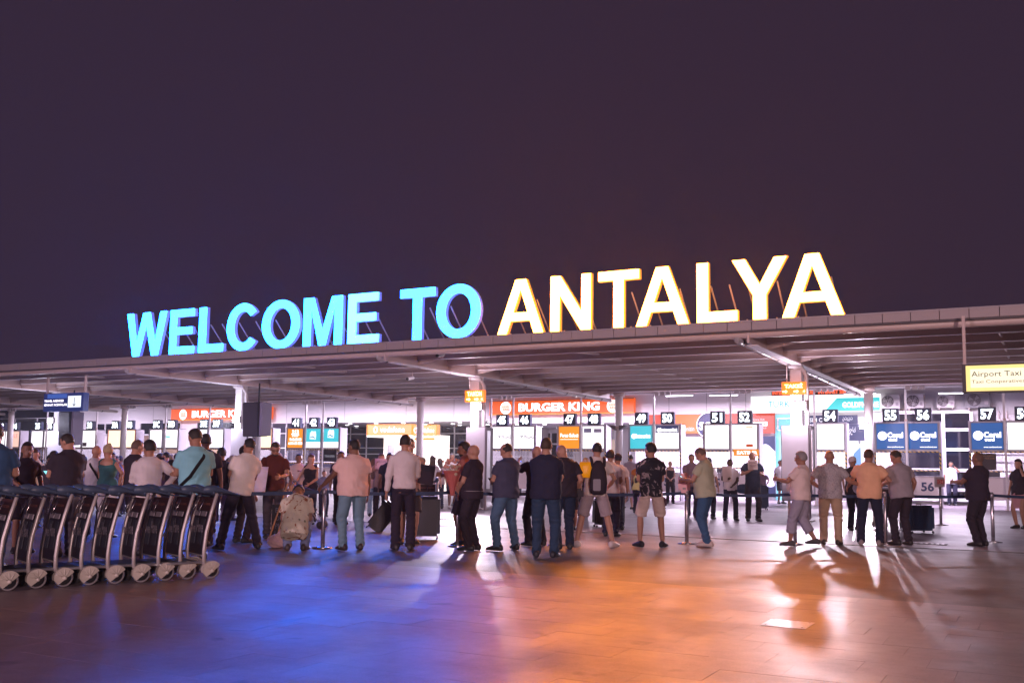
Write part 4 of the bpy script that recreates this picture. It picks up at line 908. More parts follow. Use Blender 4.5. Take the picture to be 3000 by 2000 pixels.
wp = [(617,1694),(548,1696),(484,1700),(413,1705),(337,1709),(260,1713),(185,1718),(106,1723),(23,1730),(-62,1736)]
for i, (px, py) in enumerate(wp):
    o = tro0 if i == 0 else copy_tree(tro0)
    g = gp(px, py); ux, uy = .915, -.404      # near side direction
    rz = tdir + rt_.gauss(0, .022); c_, s_ = math.cos(rz), math.sin(rz)
    o.location = (g.x-(c_*.30-s_*.055), g.y-(s_*.30+c_*.055), 0); o.rotation_euler = (0, 0, rz); o['label'] = which[i]
b_ = bmesh.new(); bx(b_, .29, .33, -.10, -.02, 1.085, 1.10)

# ------------------------------------------------------------------ retractable belt barrier
belt_m = mat('belt_blue', (.012, .035, .10), .6); post_m = mat('post_steel', (.42, .40, .44), .22, metal=.9)
PS = [(560, 1613), (945, 1605), (1340, 1600), (1632, 1596), (2012, 1592), (2330, 1594), (2595, 1593), (2910, 1588), (3190, 1590)]
plab = ['steel barrier post hidden behind the trolleys', 'steel barrier post where the big man in pink rests his hand', 'steel barrier post beside the bald man in black with the bouquet', 'steel barrier post between the big man in navy and the bald man in black', 'steel barrier post with a pink sign beside the bald man in pale green', 'steel barrier post beside the walking man in grey capri trousers', 'steel barrier post behind the man in the orange shirt', 'steel barrier post behind the man in black at right', 'steel barrier post beyond the right edge']
for i, (px, py) in enumerate(PS):
    g = gp(px, py); t = tb(plab[i], 'barrier post', g.x, g.y, 0, 'barrier_post', 'belt barrier posts along the queue')
    b_ = bmesh.new(); tube(b_, [(0, 0, .0), (0, 0, .012)], .17, 28, caps=False); tube(b_, [(0, 0, .012), (0, 0, .03)], [.165, .06], 28, caps=False); obj('base', b_, chrome, t, True)
    bar('pole', [(0, 0, .03), (0, 0, .88)], .035, post_m, t, 16); bar('belt_head', [(0, 0, .885), (0, 0, .955)], .042, mat('post_head', (.25, .24, .28), .35, metal=.6), t, 16)
    if i < len(PS)-1:
        g2 = gp(*PS[i+1]); d = g2-g; n = 12; b_ = bmesh.new(); rows_ = []
        for k in range(n+1):
            f = k/n; sag = -.035*math.sin(math.pi*f); tw_ = .006*math.sin(9*f+i); nrm = Vector((-d.y, d.x, 0)).normalized()
            p = d*f; rows_.append([b_.verts.new((p.x+nrm.x*o_+nrm.x*tw_, p.y+nrm.y*o_+nrm.y*tw_, .925+sag+z)) for o_, z in ((-.001, -.028), (.001, -.028), (.001, .028), (-.001, .028))])
        for k in range(n):
            for q in range(4): b_.faces.new((rows_[k][q], rows_[k][(q+1) % 4], rows_[k+1][(q+1) % 4], rows_[k+1][q]))
        obj('belt', b_, belt_m, t)
    if i in (4, 5):
        col = (.8, .42, .5) if i == 4 else (.78, .70, .68)
        b_ = bmesh.new(); bx(b_, -.11, .11, -.006, .006, .93, 1.29); bmesh.ops.bevel(b_, geom=[e for e in b_.edges if abs(e.verts[0].co.y-e.verts[1].co.y) > .005], offset=.05, segments=4, affect='EDGES')
        s_ = obj('sign_plate', b_, mat('plate_%d' % i, col, .4), t); s_.rotation_euler = (0, 0, YAW); s_.location = (-.03*math.cos(YAW), -.05, 0)
        b_ = bmesh.new(); bx(b_, -.03, .03, -.009, -.0065, .99, 1.03); obj('print', b_, mat('print_grey', (.3, .25, .28), .5), s_)
g = gp(2757, 1538); t = tb('barrier post with a small red number display in front of desk 56', 'display post', g.x, g.y, 0, 'display_post')
b_ = bmesh.new(); tube(b_, [(0, 0, .0), (0, 0, .012)], .19, 28, caps=False); tube(b_, [(0, 0, .012), (0, 0, .03)], [.185, .06], 28, caps=False); obj('base', b_, chrome, t, True)
bar('pole', [(0, 0, .03), (0, 0, .97)], .035, post_m, t, 14)
h = box('display_case', -.15, .13, -.03, .03, .98, 1.24, mat('display_grey', (.35, .3, .32), .5), t, .01); h.rotation_euler = (0, 0, YAW+.25)
h2 = box('display_screen', -.10, .09, -.036, -.031, 1.06, 1.18, mat('display_red', (.35, .05, .05), .4), h); text('124', -.085, .075, 1.075, 1.165, -.038, mat('display_digits', (.75, .35, .33), .4), h2 if False else h, 'digits', .01)

# ------------------------------------------------------------------ people
TMPO = []
def solid(bm, voxel, smooth=3, wr=None, decim=1.):
    """fuse overlapping closed shapes into one skin"""
    me = bpy.data.meshes.new('tmp'); bmesh.ops.recalc_face_normals(bm, faces=bm.faces); bm.to_mesh(me); bm.free()
    o = bpy.data.objects.new('tmp', me); C.objects.link(o)
    r_ = o.modifiers.new('r', 'REMESH'); r_.mode = 'VOXEL'; r_.voxel_size = voxel; r_.adaptivity = 0
    if smooth: s = o.modifiers.new('s', 'SMOOTH'); s.iterations = smooth; s.factor = .5
    dg = bpy.context.evaluated_depsgraph_get(); out = bpy.data.meshes.new_from_object(o.evaluated_get(dg))
    bpy.data.objects.remove(o); bpy.data.meshes.remove(me)
    if wr:
        n = len(out.vertices); co = np.empty(n*3, 'f'); out.vertices.foreach_get('co', co); co = co.reshape(-1, 3)
        nr = np.empty(n*3, 'f'); out.vertices.foreach_get('normal', nr); nr = nr.reshape(-1, 3)
        a, ph, kind = wr; x, y, z = co.T
        if kind == 'top':
            d = np.sin(34*z+6*np.sin(7*x+ph)+5*y*np.sign(x+.01)+ph)*.55*np.clip(1.45-z, .15, .6)*1.8 + np.sin(23*x+9*z+ph*2+3*np.sin(9*z))*.5 + np.sin(61*z+13*x+ph)*.25
        else:
            low = np.clip((.38-z)*4, 0, 1)+np.exp(-((z-.5)/.07)**2)*.8+np.exp(-((z-.86)/.08)**2)*.5+.15
            d = np.sin(62*z+9*x*np.sign(x)+5*np.sin(20*y+ph)+ph)*low + np.sin(30*x+7*z+ph)*.35
        co = co+nr*(d*a)[:, None]; out.vertices.foreach_set('co', co.astype('f').ravel())
    out.update(); return out
def ik(S, T, a, b, pole):
    d = T-S; L = d.length; L = min(max(L, abs(a-b)+.02), a+b-.004); dn = d.normalized(); x = (a*a-b*b+L*L)/(2*L); h = math.sqrt(max(a*a-x*x, 0))
    p = pole - dn*pole.dot(dn); p = p.normalized() if p.length > 1e-4 else Vector((0, 1, 0))
    return S+dn*x+p*h, S+dn*L
ARMS = {  # wrist target, elbow hint (right hand; mirrored for the left)
 'down': ((.27, .02, .83), (.5, -1, 0)), 'downf': ((.25, .12, .84), (.6, -1, 0)), 'phone': ((.08, .30, 1.10), (.8, -.5, -1)), 'belly': ((.05, .25, 1.0), (1, -.5, -.6)), 'fold': ((-.10, .22, 1.17), (1, .1, -.9)),
 'hip': ((.24, .0, 1.0), (1, -.7, 0)), 'pocket': ((.21, .08, .87), (1, -.9, 0)), 'back': ((.05, -.19, .95), (1, -.6, 0)), 'ear': ((.13, .12, 1.50), (.7, .5, -1)), 'hold': ((.14, .36, 1.18), (.6, -.3, -1)), 'high': ((.16, .38, 1.45), (.7, .1, -1)),
 'head': ((.14, .0, 1.66), (1, -.1, .3)), 'lean': ((.30, .42, .93), (.6, -1, 0)), 'carry': ((.26, .05, .80), (.4, -1, 0)), 'chest': ((.10, .20, 1.27), (1, -.1, -.9)), 'reach': ((.45, .40, .98), (.3, -.3, -1)), 'reachup': ((.42, .42, 1.25), (.3, -.2, -1)), 'side': ((.55, .12, 1.22), (.2, -.3, -1))}
def cloth_mat(c, kind='cloth'):
    if isinstance(c, bpy.types.Material): return c
    if isinstance(c, str): c = srgb(c)
    return mat('%s_%02x%02x%02x' % (kind, int(c[0]*255), int(c[1]*255), int(c[2]*255)), c, .88, noise=.14, nscale=5, bump=.22, bscale=70, spec=.25)
SK = {'a': (.42, .22, .155), 'b': (.33, .165, .11), 'c': (.22, .11, .075), 'd': (.07, .035, .025), 'p': (.5, .29, .23)}
HC = {'black': (.012, .009, .010), 'dark': (.022, .015, .014), 'brown': (.06, .033, .02), 'grey': (.25, .235, .24), 'white': (.50, .48, .5), 'blond': (.40, .29, .16), 'red': (.12, .05, .03), 'stubble': (.12, .07, .055)}
RP = random.Random(11)
def person(px, yt, yf, face, label, top=(.5, .5, .5), legs=(.05, .06, .1), shoes=(.02, .02, .025), hair='black', style='short', skin='b', sleeve='short', legtype='long', arms=('down', 'down'), lean=0., side=0., head=(0., 0.),
           girth=1., belly=0., stance=.10, stagger=0., near=True, H=None, long_top=False, walk=0., squat=0., beard=False, female=False, tuck=False, group=None, twist=0., feetyaw=12., cat='person', neckline=None):
    """stands on the ground; face = 0 looks away from the viewer, 90 looks right, 180 looks at the viewer"""
    g = gp(px, yf); Rh = math.hypot(g.x, g.y)
    if H is None:
        d = ray(px, yt); H = CH + d.z*(Rh/math.hypot(d.x, d.y))
    S_ = H/1.75
    if squat: S_ = 1.0*H/1.75
    ang = YAW - math.atan2(px-1500, FPX) - R(face)
    vox = .0115 if near else .018
    u = Vector((math.sin(R(side)), math.sin(R(lean)), math.cos(R(lean)))).normalized(); f_ = Vector((0, math.cos(R(lean)), -math.sin(R(lean)))).normalized(); rgt = f_.cross(u).normalized()
    if twist: q = Matrix.Rotation(R(twist), 3, u); 
    hz = .93-squat; hip = Vector((0, -.03*(lean > 8)-squat*.35, hz))
    P = lambda a, b, c: hip + rgt*a + f_*b + u*c
    gw = girth; fw = .90 if female else 1.06
    SH = .515; shw = .168*fw*(1+.12*(gw-1))
    legsL = []
    bmB = bmesh.new(); bmT = bmesh.new(); bmL = bmesh.new()
    # --- torso sections: height above hip, half width, half depth, forward offset
    tor = [(-.07, .160*gw**.6, .110*gw**.5, 0), (.0, .178*gw**.7, .124*gw**.6, -.008), (.10, .172*gw, .120*gw+belly*.45, .01+belly*.45), (.20, .166*gw, .118*gw+belly*.6, .012+belly*.55), (.30, .176*gw**.9, .124*gw**.8+belly*.25, .012+belly*.25),
           (.40, .184*fw*gw**.6, .124*gw**.6, .002), (.485, .180*fw*gw**.4, .108*gw**.4, -.008), (.535, .115*fw, .078, -.012), (.57, .066, .062, -.008)]
    if female: tor[3] = (.20, .128*gw, .10*gw, .005); tor[4] = (.31, .145*gw, .125*gw, .02)
    loft(bmB, [(P(0, fo, h), rgt*(w*.93), f_*(d_*.93)) for h, w, d_, fo in tor], 16)
    # neck + head
    hy, hp = head; hrot = Matrix.Rotation(R(-hy), 3, u)
    hf = hrot @ (f_*math.cos(R(hp)) - u*math.sin(R(hp))); hu = hrot @ (u*math.cos(R(hp)) + f_*math.sin(R(hp))); hr = hf.cross(hu).normalized()
    nb = P(0, -.012, .545); hc = nb + u*.062 + hu*.072 + hf*.014
    tube(bmB, [nb - u*.05, nb+u*.03, hc-hu*.02], [.072*gw**.5, .064*gw**.5, .058], 12)
    for s in (-1, 1): tube(bmB, [nb+u*.01, P(s*.10, -.012, .480)], [.046, .036], 8)
    MH = Matrix((hr, hf, hu)).transposed()
    ball(bmB, hc+hu*.02, .082, .104, .105, MH, 18, 12); ball(bmB, hc+hf*.032-hu*.052, .063, .066, .066, MH, 14, 10); ball(bmB, hc+hf*.068-hu*.085, .028, .026, .024, MH, 10, 8)
    tube(bmB, [hc+hf*.092+hu*.012, hc+hf*.114-hu*.028], [.010, .016], 8); ball(bmB, hc+hf*.092-hu*.062, .026, .012, .012, MH, 8, 6); ball(bmB, hc+hf*.082+hu*.030, .045, .016, .012, MH, 10, 6)
    for s in (-1, 1): ball(bmB, hc+hr*(s*.085)-hf*.004-hu*.005, .010, .020, .032, MH, 8, 8)
    # arms
    hands = []
    for s, nm in ((-1, arms[0]), (1, arms[1])):
        if isinstance(nm, str): T, pl = ARMS[nm]
        else: T, pl = nm
        Sp = P(s*shw, -.005, SH-.052); Tg = Vector((T[0]*s, T[1], T[2]-(.93-hz))); pole = Vector((pl[0]*s, pl[1], pl[2]))
        if isinstance(nm, str) and nm in ('ear', 'head', 'chest', 'fold', 'hold', 'phone', 'belly', 'hip') :   # follow the leaning trunk
            Tg = hip + rgt*(T[0]*s) + f_*T[1] + u*(T[2]-.93)
        E_, Wr = ik(Sp, Tg, .285, .25, pole); m_ = (gw-1)*.3+1
        tube(bmB, [Sp, (Sp+E_)/2, E_, (E_*.6+Wr*.4), Wr], [.045*m_*fw, .046*m_*fw, .040*m_*fw, .039*m_*fw, .027*fw], 12)
        fd = (Wr-E_).normalized(); inn = Vector((-s, .2, -.1)); inn = (inn-fd*inn.dot(fd)).normalized(); sd = fd.cross(inn).normalized()
        pc = Wr+fd*.055; MHd = Matrix((sd, inn, fd)).transposed(); ball(bmB, pc, .040, .017, .052, MHd, 12, 8)
        curl = .55 if nm in ('down', 'carry', 'downf', 'side') else .9
        for k, (o_, L_) in enumerate(((-.030, .062), (-.010, .074), (.011, .070), (.031, .056))):
            b0 = Wr+fd*.085+sd*(o_*1.15); d1 = (fd+inn*curl*.35+sd*o_*3).normalized(); d2 = (fd+inn*curl*1.2).normalized(); d3 = (fd*.6+inn*curl*1.8).normalized()
            tube(bmB, [b0, b0+d1*L_*.45, b0+d1*L_*.45+d2*L_*.32, b0+d1*L_*.45+d2*L_*.32+d3*L_*.25], [.0098, .0092, .0085, .007], 7)
        th = Wr+fd*.03-sd*(.036); td = (fd*.6-sd*.7+inn*.5).normalized(); tube(bmB, [th, th+td*.04, th+td*.04+(fd*.8+inn*.5-sd*.2).normalized()*.032], [.0125, .011, .0085], 7)
        hands.append(Wr+fd*.085+inn*.03)
        # sleeve
        r0 = .069*m_*fw
        if sleeve == 'short': Es = Sp+(E_-Sp)*.66; tube(bmT, [Sp-rgt*(s*.03)+u*.004, Sp+(E_-Sp)*.2, Es], [r0*1.04, r0*1.02, r0*.98], 14, caps=False)
        elif sleeve == 'long': tube(bmT, [Sp-rgt*(s*.03)+u*.004, Sp+(E_-Sp)*.25, Sp+(E_-Sp)*.7, E_, E_*.5+Wr*.5, Wr-fd*.01], [r0, r0*.95, r0*.85, r0*.78, r0*.68, r0*.58], 14, caps=False)
        elif sleeve == 'none': tube(bmT, [P(s*.10, -.005, SH+.0), P(s*.13, -.005, SH-.05)], [.045, .06], 12)
    # legs
    feet = []
    for s in (-1, 1):
        if walk: fy = walk*s
        else: fy = stagger*s
        A = Vector((s*stance+ (0 if not side else 0), fy, .085)); Hp = hip+Vector((s*.088*gw**.5, 0, -.01)); yaw = R(feetyaw*s)
        pole = Vector((math.sin(yaw)*.6+s*.05, 1, 0)) if not squat else Vector((s*.2, 1, .3))
        if squat: A = Vector((s*.13, .02, .085))
        if walk and s*walk < 0: A.z = .13
        K, A2 = ik(Hp, A, .44, .425, pole); A = A2
        mg = gw**.5
        tube(bmB, [Hp, (Hp+K)/2, K, K*.65+A*.35, A], [.082*mg, .074*mg, .054, .056, .036], 12)
        if legtype in ('long', 'capri', 'jeans'):
            E2 = A+Vector((0, 0, -.03)) if legtype != 'capri' else K*.38+A*.62
            w = {'long': 1., 'jeans': .97, 'capri': 1.15}[legtype]
            if legtype == 'capri': tube(bmL, [Hp+Vector((-s*.005, 0, .02)), (Hp+K)/2, K, E2], [.098*mg, .092*mg*w, .078*w, .082*w], 14, caps=False)
            else: tube(bmL, [Hp+Vector((-s*.005, 0, .02)), (Hp+K)/2, K, K*.6+A*.4, E2], [.098*mg, .094*mg*w, .076*w*mg, .072*w, .068*w], 14, caps=False)
        elif legtype == 'shorts': tube(bmL, [Hp+Vector((-s*.005, 0, .02)), (Hp+K)/2, K+(Hp-K)*.06], [.098*mg, .104*mg, .100*mg], 14, caps=False)
        elif legtype == 'skirt': pass
        # shoe
        fdr = Vector((math.sin(yaw), math.cos(yaw), 0)); fr = Vector((math.cos(yaw), -math.sin(yaw), 0)); bs = bmesh.new(); z0 = A.z-.085; hh = Vector((0, 0, z0))
        base = Vector((A.x, A.y, 0))+hh
        loft(bs, [(base+fdr*y+Vector((0, 0, z)), fr*w_, Vector((0, 0, h_))) for y, z, w_, h_ in ((-.095, .045, .022, .030), (-.08, .050, .040, .050), (-.02, .058, .046, .060), (.05, .048, .049, .048), (.12, .036, .052, .036), (.17, .030, .044, .028), (.20, .024, .022, .016))], 14)
        bmesh.ops.bisect_plane(bs, geom=bs.verts[:]+bs.edges[:]+bs.faces[:], plane_co=(0, 0, z0+.004), plane_no=(0, 0, -1), clear_outer=True)
        feet.append(bs)
    if legtype == 'skirt':
        loft(bmL, [(hip+Vector((0, 0, z)), Vector((w, 0, 0)), Vector((0, d_, 0))) for z, w, d_ in ((.10, .14, .10), (0, .185, .13), (-.2, .20, .15), (-.42, .21, .16))], 16)
    elif legtype == 'bare': pass
    else: loft(bmL, [(P(0, -.0+fo*.6, h), rgt*w, f_*d_) for h, w, d_, fo in ((-.10, .10*gw**.5, .095*gw**.5, 0), (-.03, .180*gw**.7, .130*gw**.6, -.005), (.05, .160*gw**.8, .110*gw**.7+belly*.2, .004+belly*.3))], 16)
    # --- top garment
    hem = -.02 if tuck else -.085
    if long_top: hem = -.30
    if squat: hem = -.15
    ts = [(hem, .190*gw**.9+(.02 if long_top else 0), .142*gw**.8+belly*.35+(.02 if long_top else 0), .0+belly*.35), (.02, .194*gw**.9, .146*gw**.8+belly*.5, .003+belly*.45)]+[(h, w+.016, d_+.016, fo) for h, w, d_, fo in tor[2:6]]+[(.492, .184*fw*gw**.4, .114*gw**.4, -.010), (.542, .112*fw, .084, -.014), (.566, .080, .074, -.012)]
    if tuck: ts[0] = (hem, .168*gw**.9, .118*gw**.8+belly*.35, belly*.35)
    if sleeve == 'none': ts = ts[:6]+[(.44, .15, .10, .0), (.47, .10, .09, -.004)]
    loft(bmT, [(P(0, fo, h), rgt*w, f_*d_) for h, w, d_, fo in ts], 20)
    ph = RP.uniform(0, 6)
    me = solid(bmB, .0095 if near else .016, 2); me.transform(Matrix.Scale(S_, 4)); skm = mat('skin_'+skin, SK[skin], .5, noise=.12, nscale=9, spec=.4)
    root = link('person', me, skm, None, True); root.location = g; root.rotation_euler = (0, 0, ang); tag(root, label, cat, group)
    def child(name, bm, m, v=vox, sm=2, wr=None):
        me_ = solid(bm, v, sm, wr); me_.transform(Matrix.Scale(S_, 4)); return link(name, me_, m, root, True)
    dress = legtype == 'skirt' and long_top
    child('shirt', bmT, cloth_mat(top), wr=(.0085 if near else .006, ph, 'top'))
    if legtype not in ('bare', 'skirt'): child('shorts' if legtype == 'shorts' else 'trousers', bmL, cloth_mat(legs, 'trousers'), wr=(.008, ph, 'leg'))
    elif legtype == 'skirt': child('skirt', bmL, cloth_mat(legs, 'skirt'), wr=(.003, ph, 'leg'))
    else: bmL.free()
    for bs in feet:
        m_e = bpy.data.meshes.new('shoe'); bmesh.ops.recalc_face_normals(bs, faces=bs.faces); bs.to_mesh(m_e); bs.free(); m_e.transform(Matrix.Scale(S_, 4)); link('shoe', m_e, mat('shoe_%02x%02x' % (int(shoes[0]*255), int(shoes[2]*255)), shoes, .5), root, True)
    # --- hair
    hm = mat('hair_'+hair, HC[hair], .6, noise=.3, nscale=60, bump=.6, bscale=120)
    if style != 'bald':
        bh = bmesh.new(); k = {'buzz': .004, 'short': .010, 'full': .018}.get(style, .015)
        hcc = hc+hu*.022
        vs_ = ball(bh, hcc, .082+k, .104+k, .105+k*1.3, MH, 24, 16)
        for v in vs_:
            d = v.co-hcc; a, b_, c_ = d.dot(hr)/.08, d.dot(hf)/.1, d.dot(hu)/.1
            if (b_ > .28 and c_ < .52) or (c_ < -.05 and b_ > -.18) or c_ < -.62: v.co = hcc+d*.72
            elif style == 'balding' and c_ > .35 and b_ > -.55: v.co = hcc+d*.80
        if style in ('long', 'pony', 'bob'):
            L_ = {'long': .36, 'pony': .1, 'bob': .14}[style]
            if style == 'pony': tube(bh, [hc-hf*.10+hu*.04, hc-hf*.16+hu*.0, hc-hf*.15-hu*.12, hc-hf*.12-hu*.22], [.02, .032, .028, .012], 10)
            else:
                loft(bh, [(hc-hf*.03+hu*.03, hr*.088, hf*.085), (hc-hf*.05-hu*.06, hr*.092, hf*.06), (nb-f_*.075-u*(L_*.25), rgt*.10, f_*.04), (nb-f_*.10-u*(L_*.6), rgt*.095, f_*.032), (nb-f_*.105-u*L_, rgt*.06, f_*.018)], 14)
        if style == 'bun': ball(bh, hc-hf*.06+hu*.12, .042, .042, .038, MH, 12, 8)
        if style == 'full': ball(bh, hc+hf*.045+hu*.105, .055, .045, .03, MH, 12, 8)
        child('hair', bh, hm, .009 if near else .014, 1)
    if beard:
        bh = bmesh.new(); ball(bh, hc+hf*.042-hu*.078, .060, .058, .046, MH, 14, 10); child('beard', bh, hm, .009 if near else .014, 1)
    if near and (abs(((face+hy+180) % 360)-180) > 50):
        be = bmesh.new()
        for s in (-1, 1): ball(be, hc+hf*.094+hr*(s*.030)+hu*.012, .011, .006, .006, MH, 8, 6)
        m_e = bpy.data.meshes.new('eyes'); be.to_mesh(m_e); be.free(); m_e.transform(Matrix.Scale(S_, 4)); link('eyes', m_e, mat('eye_dark', (.02, .015, .015), .3), root, True)
    info = dict(root=root, S=S_, hc=hc*S_, hf=hf, hu=hu, hr=hr, MH=MH, hands=[h_*S_ for h_ in hands], hip=hip*S_, u=u, f=f_, r=rgt, gw=gw, belly=belly, P=lambda a, b, c: (P(a, b, c))*S_)
    info['W'] = lambda v: root.location + Matrix.Rotation(ang, 3, 'Z') @ v
    info['ang'] = ang
    return info
def cap(I, col, brim=True, back=False):
    hc, hf, hu, MH, S_ = I['hc'], I['hf'], I['hu'], I['MH'], I['S']; bh = bmesh.new(); c = hc+hu*.035*S_
    vs_ = ball(bh, c, .094*S_, .114*S_, .105*S_, MH, 20, 12)
    for v in vs_:
        d = v.co-c
        if d.dot(hu) < .0: v.co -= hu*(d.dot(hu)*.9)
    if brim: sg = -1 if back else 1; loft(bh, [(c+hf*(sg*.07*S_)+hu*.0, MH.col[0]*.075*S_, hu*.008), (c+hf*(sg*.13*S_)-hu*.008, MH.col[0]*.070*S_, hu*.006), (c+hf*(sg*.18*S_)-hu*.02, MH.col[0]*.045*S_, hu*.005)], 12)
    obj('cap', bh, cloth_mat(col, 'cap'), I['root'], True)
def belt_(I, col=(.02, .02, .02)):
    S_ = I['S']; P = I['P']; pts = []; gw = I['gw']; b = I['belly']
    for k in range(25):
        a = 2*math.pi*k/24; pts.append(P(.176*gw**.85*math.cos(a), (.126*gw**.7+b*.35)*math.sin(a)+b*.3, .045))
    bb = bmesh.new(); tube(bb, pts, .018*S_, 6, caps=False, flat=.35, flatdir=(0, 0, 1)); obj('belt', bb, mat('belt_leather', col, .4), I['root'], True)
def strap(I, s=1, col=(.01, .01, .012), w=.02):
    P = I['P']; S_ = I['S']; gw = I['gw']; b = I['belly']; pts = [P(s*.11, .03, .53), P(s*.11, -.06, .52), P(s*.06, -.145*gw, .42), P(-s*.02, -.145*gw, .30), P(-s*.10, -.145*gw**.8, .17), P(-s*.165*gw, -.09, .06), P(-s*.19*gw, .0, .0), P(-s*.15*gw, .12*gw+b, .08), P(-s*.02, .15*gw+b, .25), P(s*.08, .12, .44), P(s*.11, .03, .53)]
    bb = bmesh.new(); tube(bb, pts, w*S_, 6, caps=False, flat=.3, flatdir=(0, 1, .3)); obj('strap', bb, cloth_mat(col, 'strap'), I['root'], True)
def glasses(I):
    hc, hf, hu, hr, S_ = I['hc'], I['hf'], I['hu'], I['hr'], I['S']; bb = bmesh.new()
    for s in (-1, 1):
        c = hc+(hf*.104+hr*(s*.032)+hu*.012)*S_; pts = [c+(hr*(.024*math.cos(t))+hu*(.018*math.sin(t)))*S_ for t in [2*math.pi*k/12 for k in range(13)]]; tube(bb, pts, .003*S_, 5, caps=False); tube(bb, [c+hr*(s*.026*S_), hc+(hr*(s*.084)+hf*.0+hu*.012)*S_], .003*S_, 5)
    obj('glasses', bb, mat('glasses_frame', (.03, .03, .03), .3), I['root'], True)
def stripes_on_shoes(I): pass

def thing_at(name, label, cat, loc, group=None, rz=0): return empty(name, loc, label, cat, group, rz)
def phone(I, hand, label, lit=True, up_=.07, tilt=50):
    p = I['W'](I['hands'][hand]+Vector((0, .03, .02))); t = thing_at('phone', label, 'phone', p, None, I['ang'])
    b = box('phone_body', -.038, .038, -.005, .005, -.075, .075, dark_plastic, t, .003); b.rotation_euler = (R(-tilt), 0, 0)
    s = box('screen', -.034, .034, -.0075, -.0055, -.07, .07, glow('phone_screen', (.35, .65, .8), 2.) if lit else mat('phone_off', (.02, .02, .03), .2), t); s.rotation_euler = (R(-tilt), 0, 0)
def paper(loc, rz, w, h, label, col=(.8, .78, .8), tilt=0., lines=0, wob=.01, words=None):
    t = thing_at('paper_sign', label, 'paper', loc, None, rz); b_ = bmesh.new(); n = 6; g_ = [[b_.verts.new((-w/2+w*i/n, wob*math.sin(i*1.1+j*.4), -h/2+h*j/4)) for i in range(n+1)] for j in range(5)]
    for j in range(4):
        for i in range(n): b_.faces.new((g_[j][i], g_[j][i+1], g_[j+1][i+1], g_[j+1][i]))
    bmesh.ops.solidify(b_, geom=b_.faces[:], thickness=.002); s = obj('sheet', b_, mat('paper_%d' % int(col[0]*100+col[2]*9), col, .7), t, True); s.rotation_euler = (R(tilt), 0, 0)
    if words:
        for k, wd in enumerate(words):
            q = text(wd, -w*.35, w*.35, h*.1-k*h*.3, h*.28-k*h*.3, -.016, mat('ink', (.12, .08, .1), .6), t, 'lettering', .0)
            if q: q.rotation_euler = (R(tilt), 0, 0)
    return t
def suitcase(px, py, w, h, d, col, label, rz=0., handle=.0, tilt=0., name='suitcase', ribs=5, tag_=False):
    g = gp(px, py); t = thing_at(name, label, 'suitcase', g, None, YAW+rz); e = []
    m = cloth_mat(col, 'case') if not isinstance(col, bpy.types.Material) else col
    sh = mat('shell_%d_%d' % (int(col[0]*255), int(col[2]*255)), col, .55, bump=.1)
    par = t
    if tilt:
        par = bpy.data.objects.new('body_group', None)  # kept simple: tilt the root itself
        bpy.data.objects.remove(par); t.rotation_euler = (0, R(tilt), YAW+rz); par = t
    box('shell', -w/2, w/2, -d/2, d/2, .06, h, sh, t, min(.05, d*.2)); rb = bmesh.new()
    for k in range(ribs):
        x = -w/2+w*(k+.7)/(ribs+.4); bx(rb, x-.012, x+.012, -d/2-.006, d/2+.006, .12, h-.06)
    obj('ribs', rb, sh, t)
    wb_ = bmesh.new()
    for sx_ in (-1, 1):
        for sy_ in (-1, 1): tube(wb_, [(sx_*(w/2-.05)-.012, sy_*(d/2-.04), .028), (sx_*(w/2-.05)+.012, sy_*(d/2-.04), .028)], .028, 10, caps=False)
    obj('wheels', wb_, rubber, t); 
    if handle:
        hb = bmesh.new(); tube(hb, [(-.07, d/2-.04, h-.02), (-.07, d/2-.04, h+handle), (.07, d/2-.04, h+handle), (.07, d/2-.04, h-.02)], .009, 6); obj('pull_handle', hb, alu, t)
    gb = bmesh.new(); tube(gb, [(-.06, -d*.1, h), (-.05, -d*.1, h+.025), (.05, -d*.1, h+.025), (.06, -d*.1, h)], .01, 6); obj('grip', gb, dark_plastic, t)
    if tag_: box('luggage_tag', .02, .11, -d/2-.014, -d/2-.008, h*.55, h*.63, white_paint, t)
    return t

# --- patterned fabrics
fl_black = patterned('shirt_black_floral', (.012, .012, .025), (.36, .30, .33), 5.5, .56, .60)
fl_cream = patterned('shirt_cream_floral', (.62, .56, .45), (.26, .08, .03), 6.5, .56, .60, (.16, .17, .12))
fl_purple = patterned('blouse_purple', (.32, .18, .34), (.55, .42, .55), 14., .45, .6)
fl_grey = patterned('shirt_grey_dotted', (.40, .37, .38), (.16, .14, .17), 60., .52, .6)
NV = (.022, .022, .050); BK = (.030, .022, .034); WH = (.70, .66, .68); JN = (.07, .12, .24); PK = (.74, .50, .46)

# --- the queue, left to right
I = person(-38, 1262, 1668, 20, 'man in a blue shirt cut off by the left edge of the view', (.03, .07, .15), JN, arms=('down', 'phone'), skin='a', girth=1.15, H=1.86)
I = person(62, 1303, 1618, 172, 'woman with long dark hair and a dark v neck dress facing the viewer', (.03, .018, .03), (.03, .018, .03), hair='dark', style='long', skin='b', arms=('down', 'belly'), female=True, H=1.66, long_top=True, legtype='shorts')
I = person(185, 1262, 1630, -25, 'man in a black t-shirt looking down at a glowing tablet', BK, (.14, .12, .14), hair='dark', style='buzz', skin='a', arms=('phone', 'phone'), head=(-25, 22), girth=1.22, belly=.03, H=1.80)
p = I['W'](I['hands'][0]+Vector((0, .10, .06))); t = thing_at('tablet', 'glowing tablet held by the man in the black t-shirt', 'tablet', p, None, I['ang']); b = box('tablet_body', -.12, .12, -.006, .006, -.09, .09, dark_plastic, t, .004); b.rotation_euler = (R(-62), 0, 0); b = box('screen', -.11, .11, -.009, -.0065, -.08, .08, glow('tablet_screen', (.25, .75, .9), 1.6), t); b.rotation_euler = (R(-62), 0, 0)
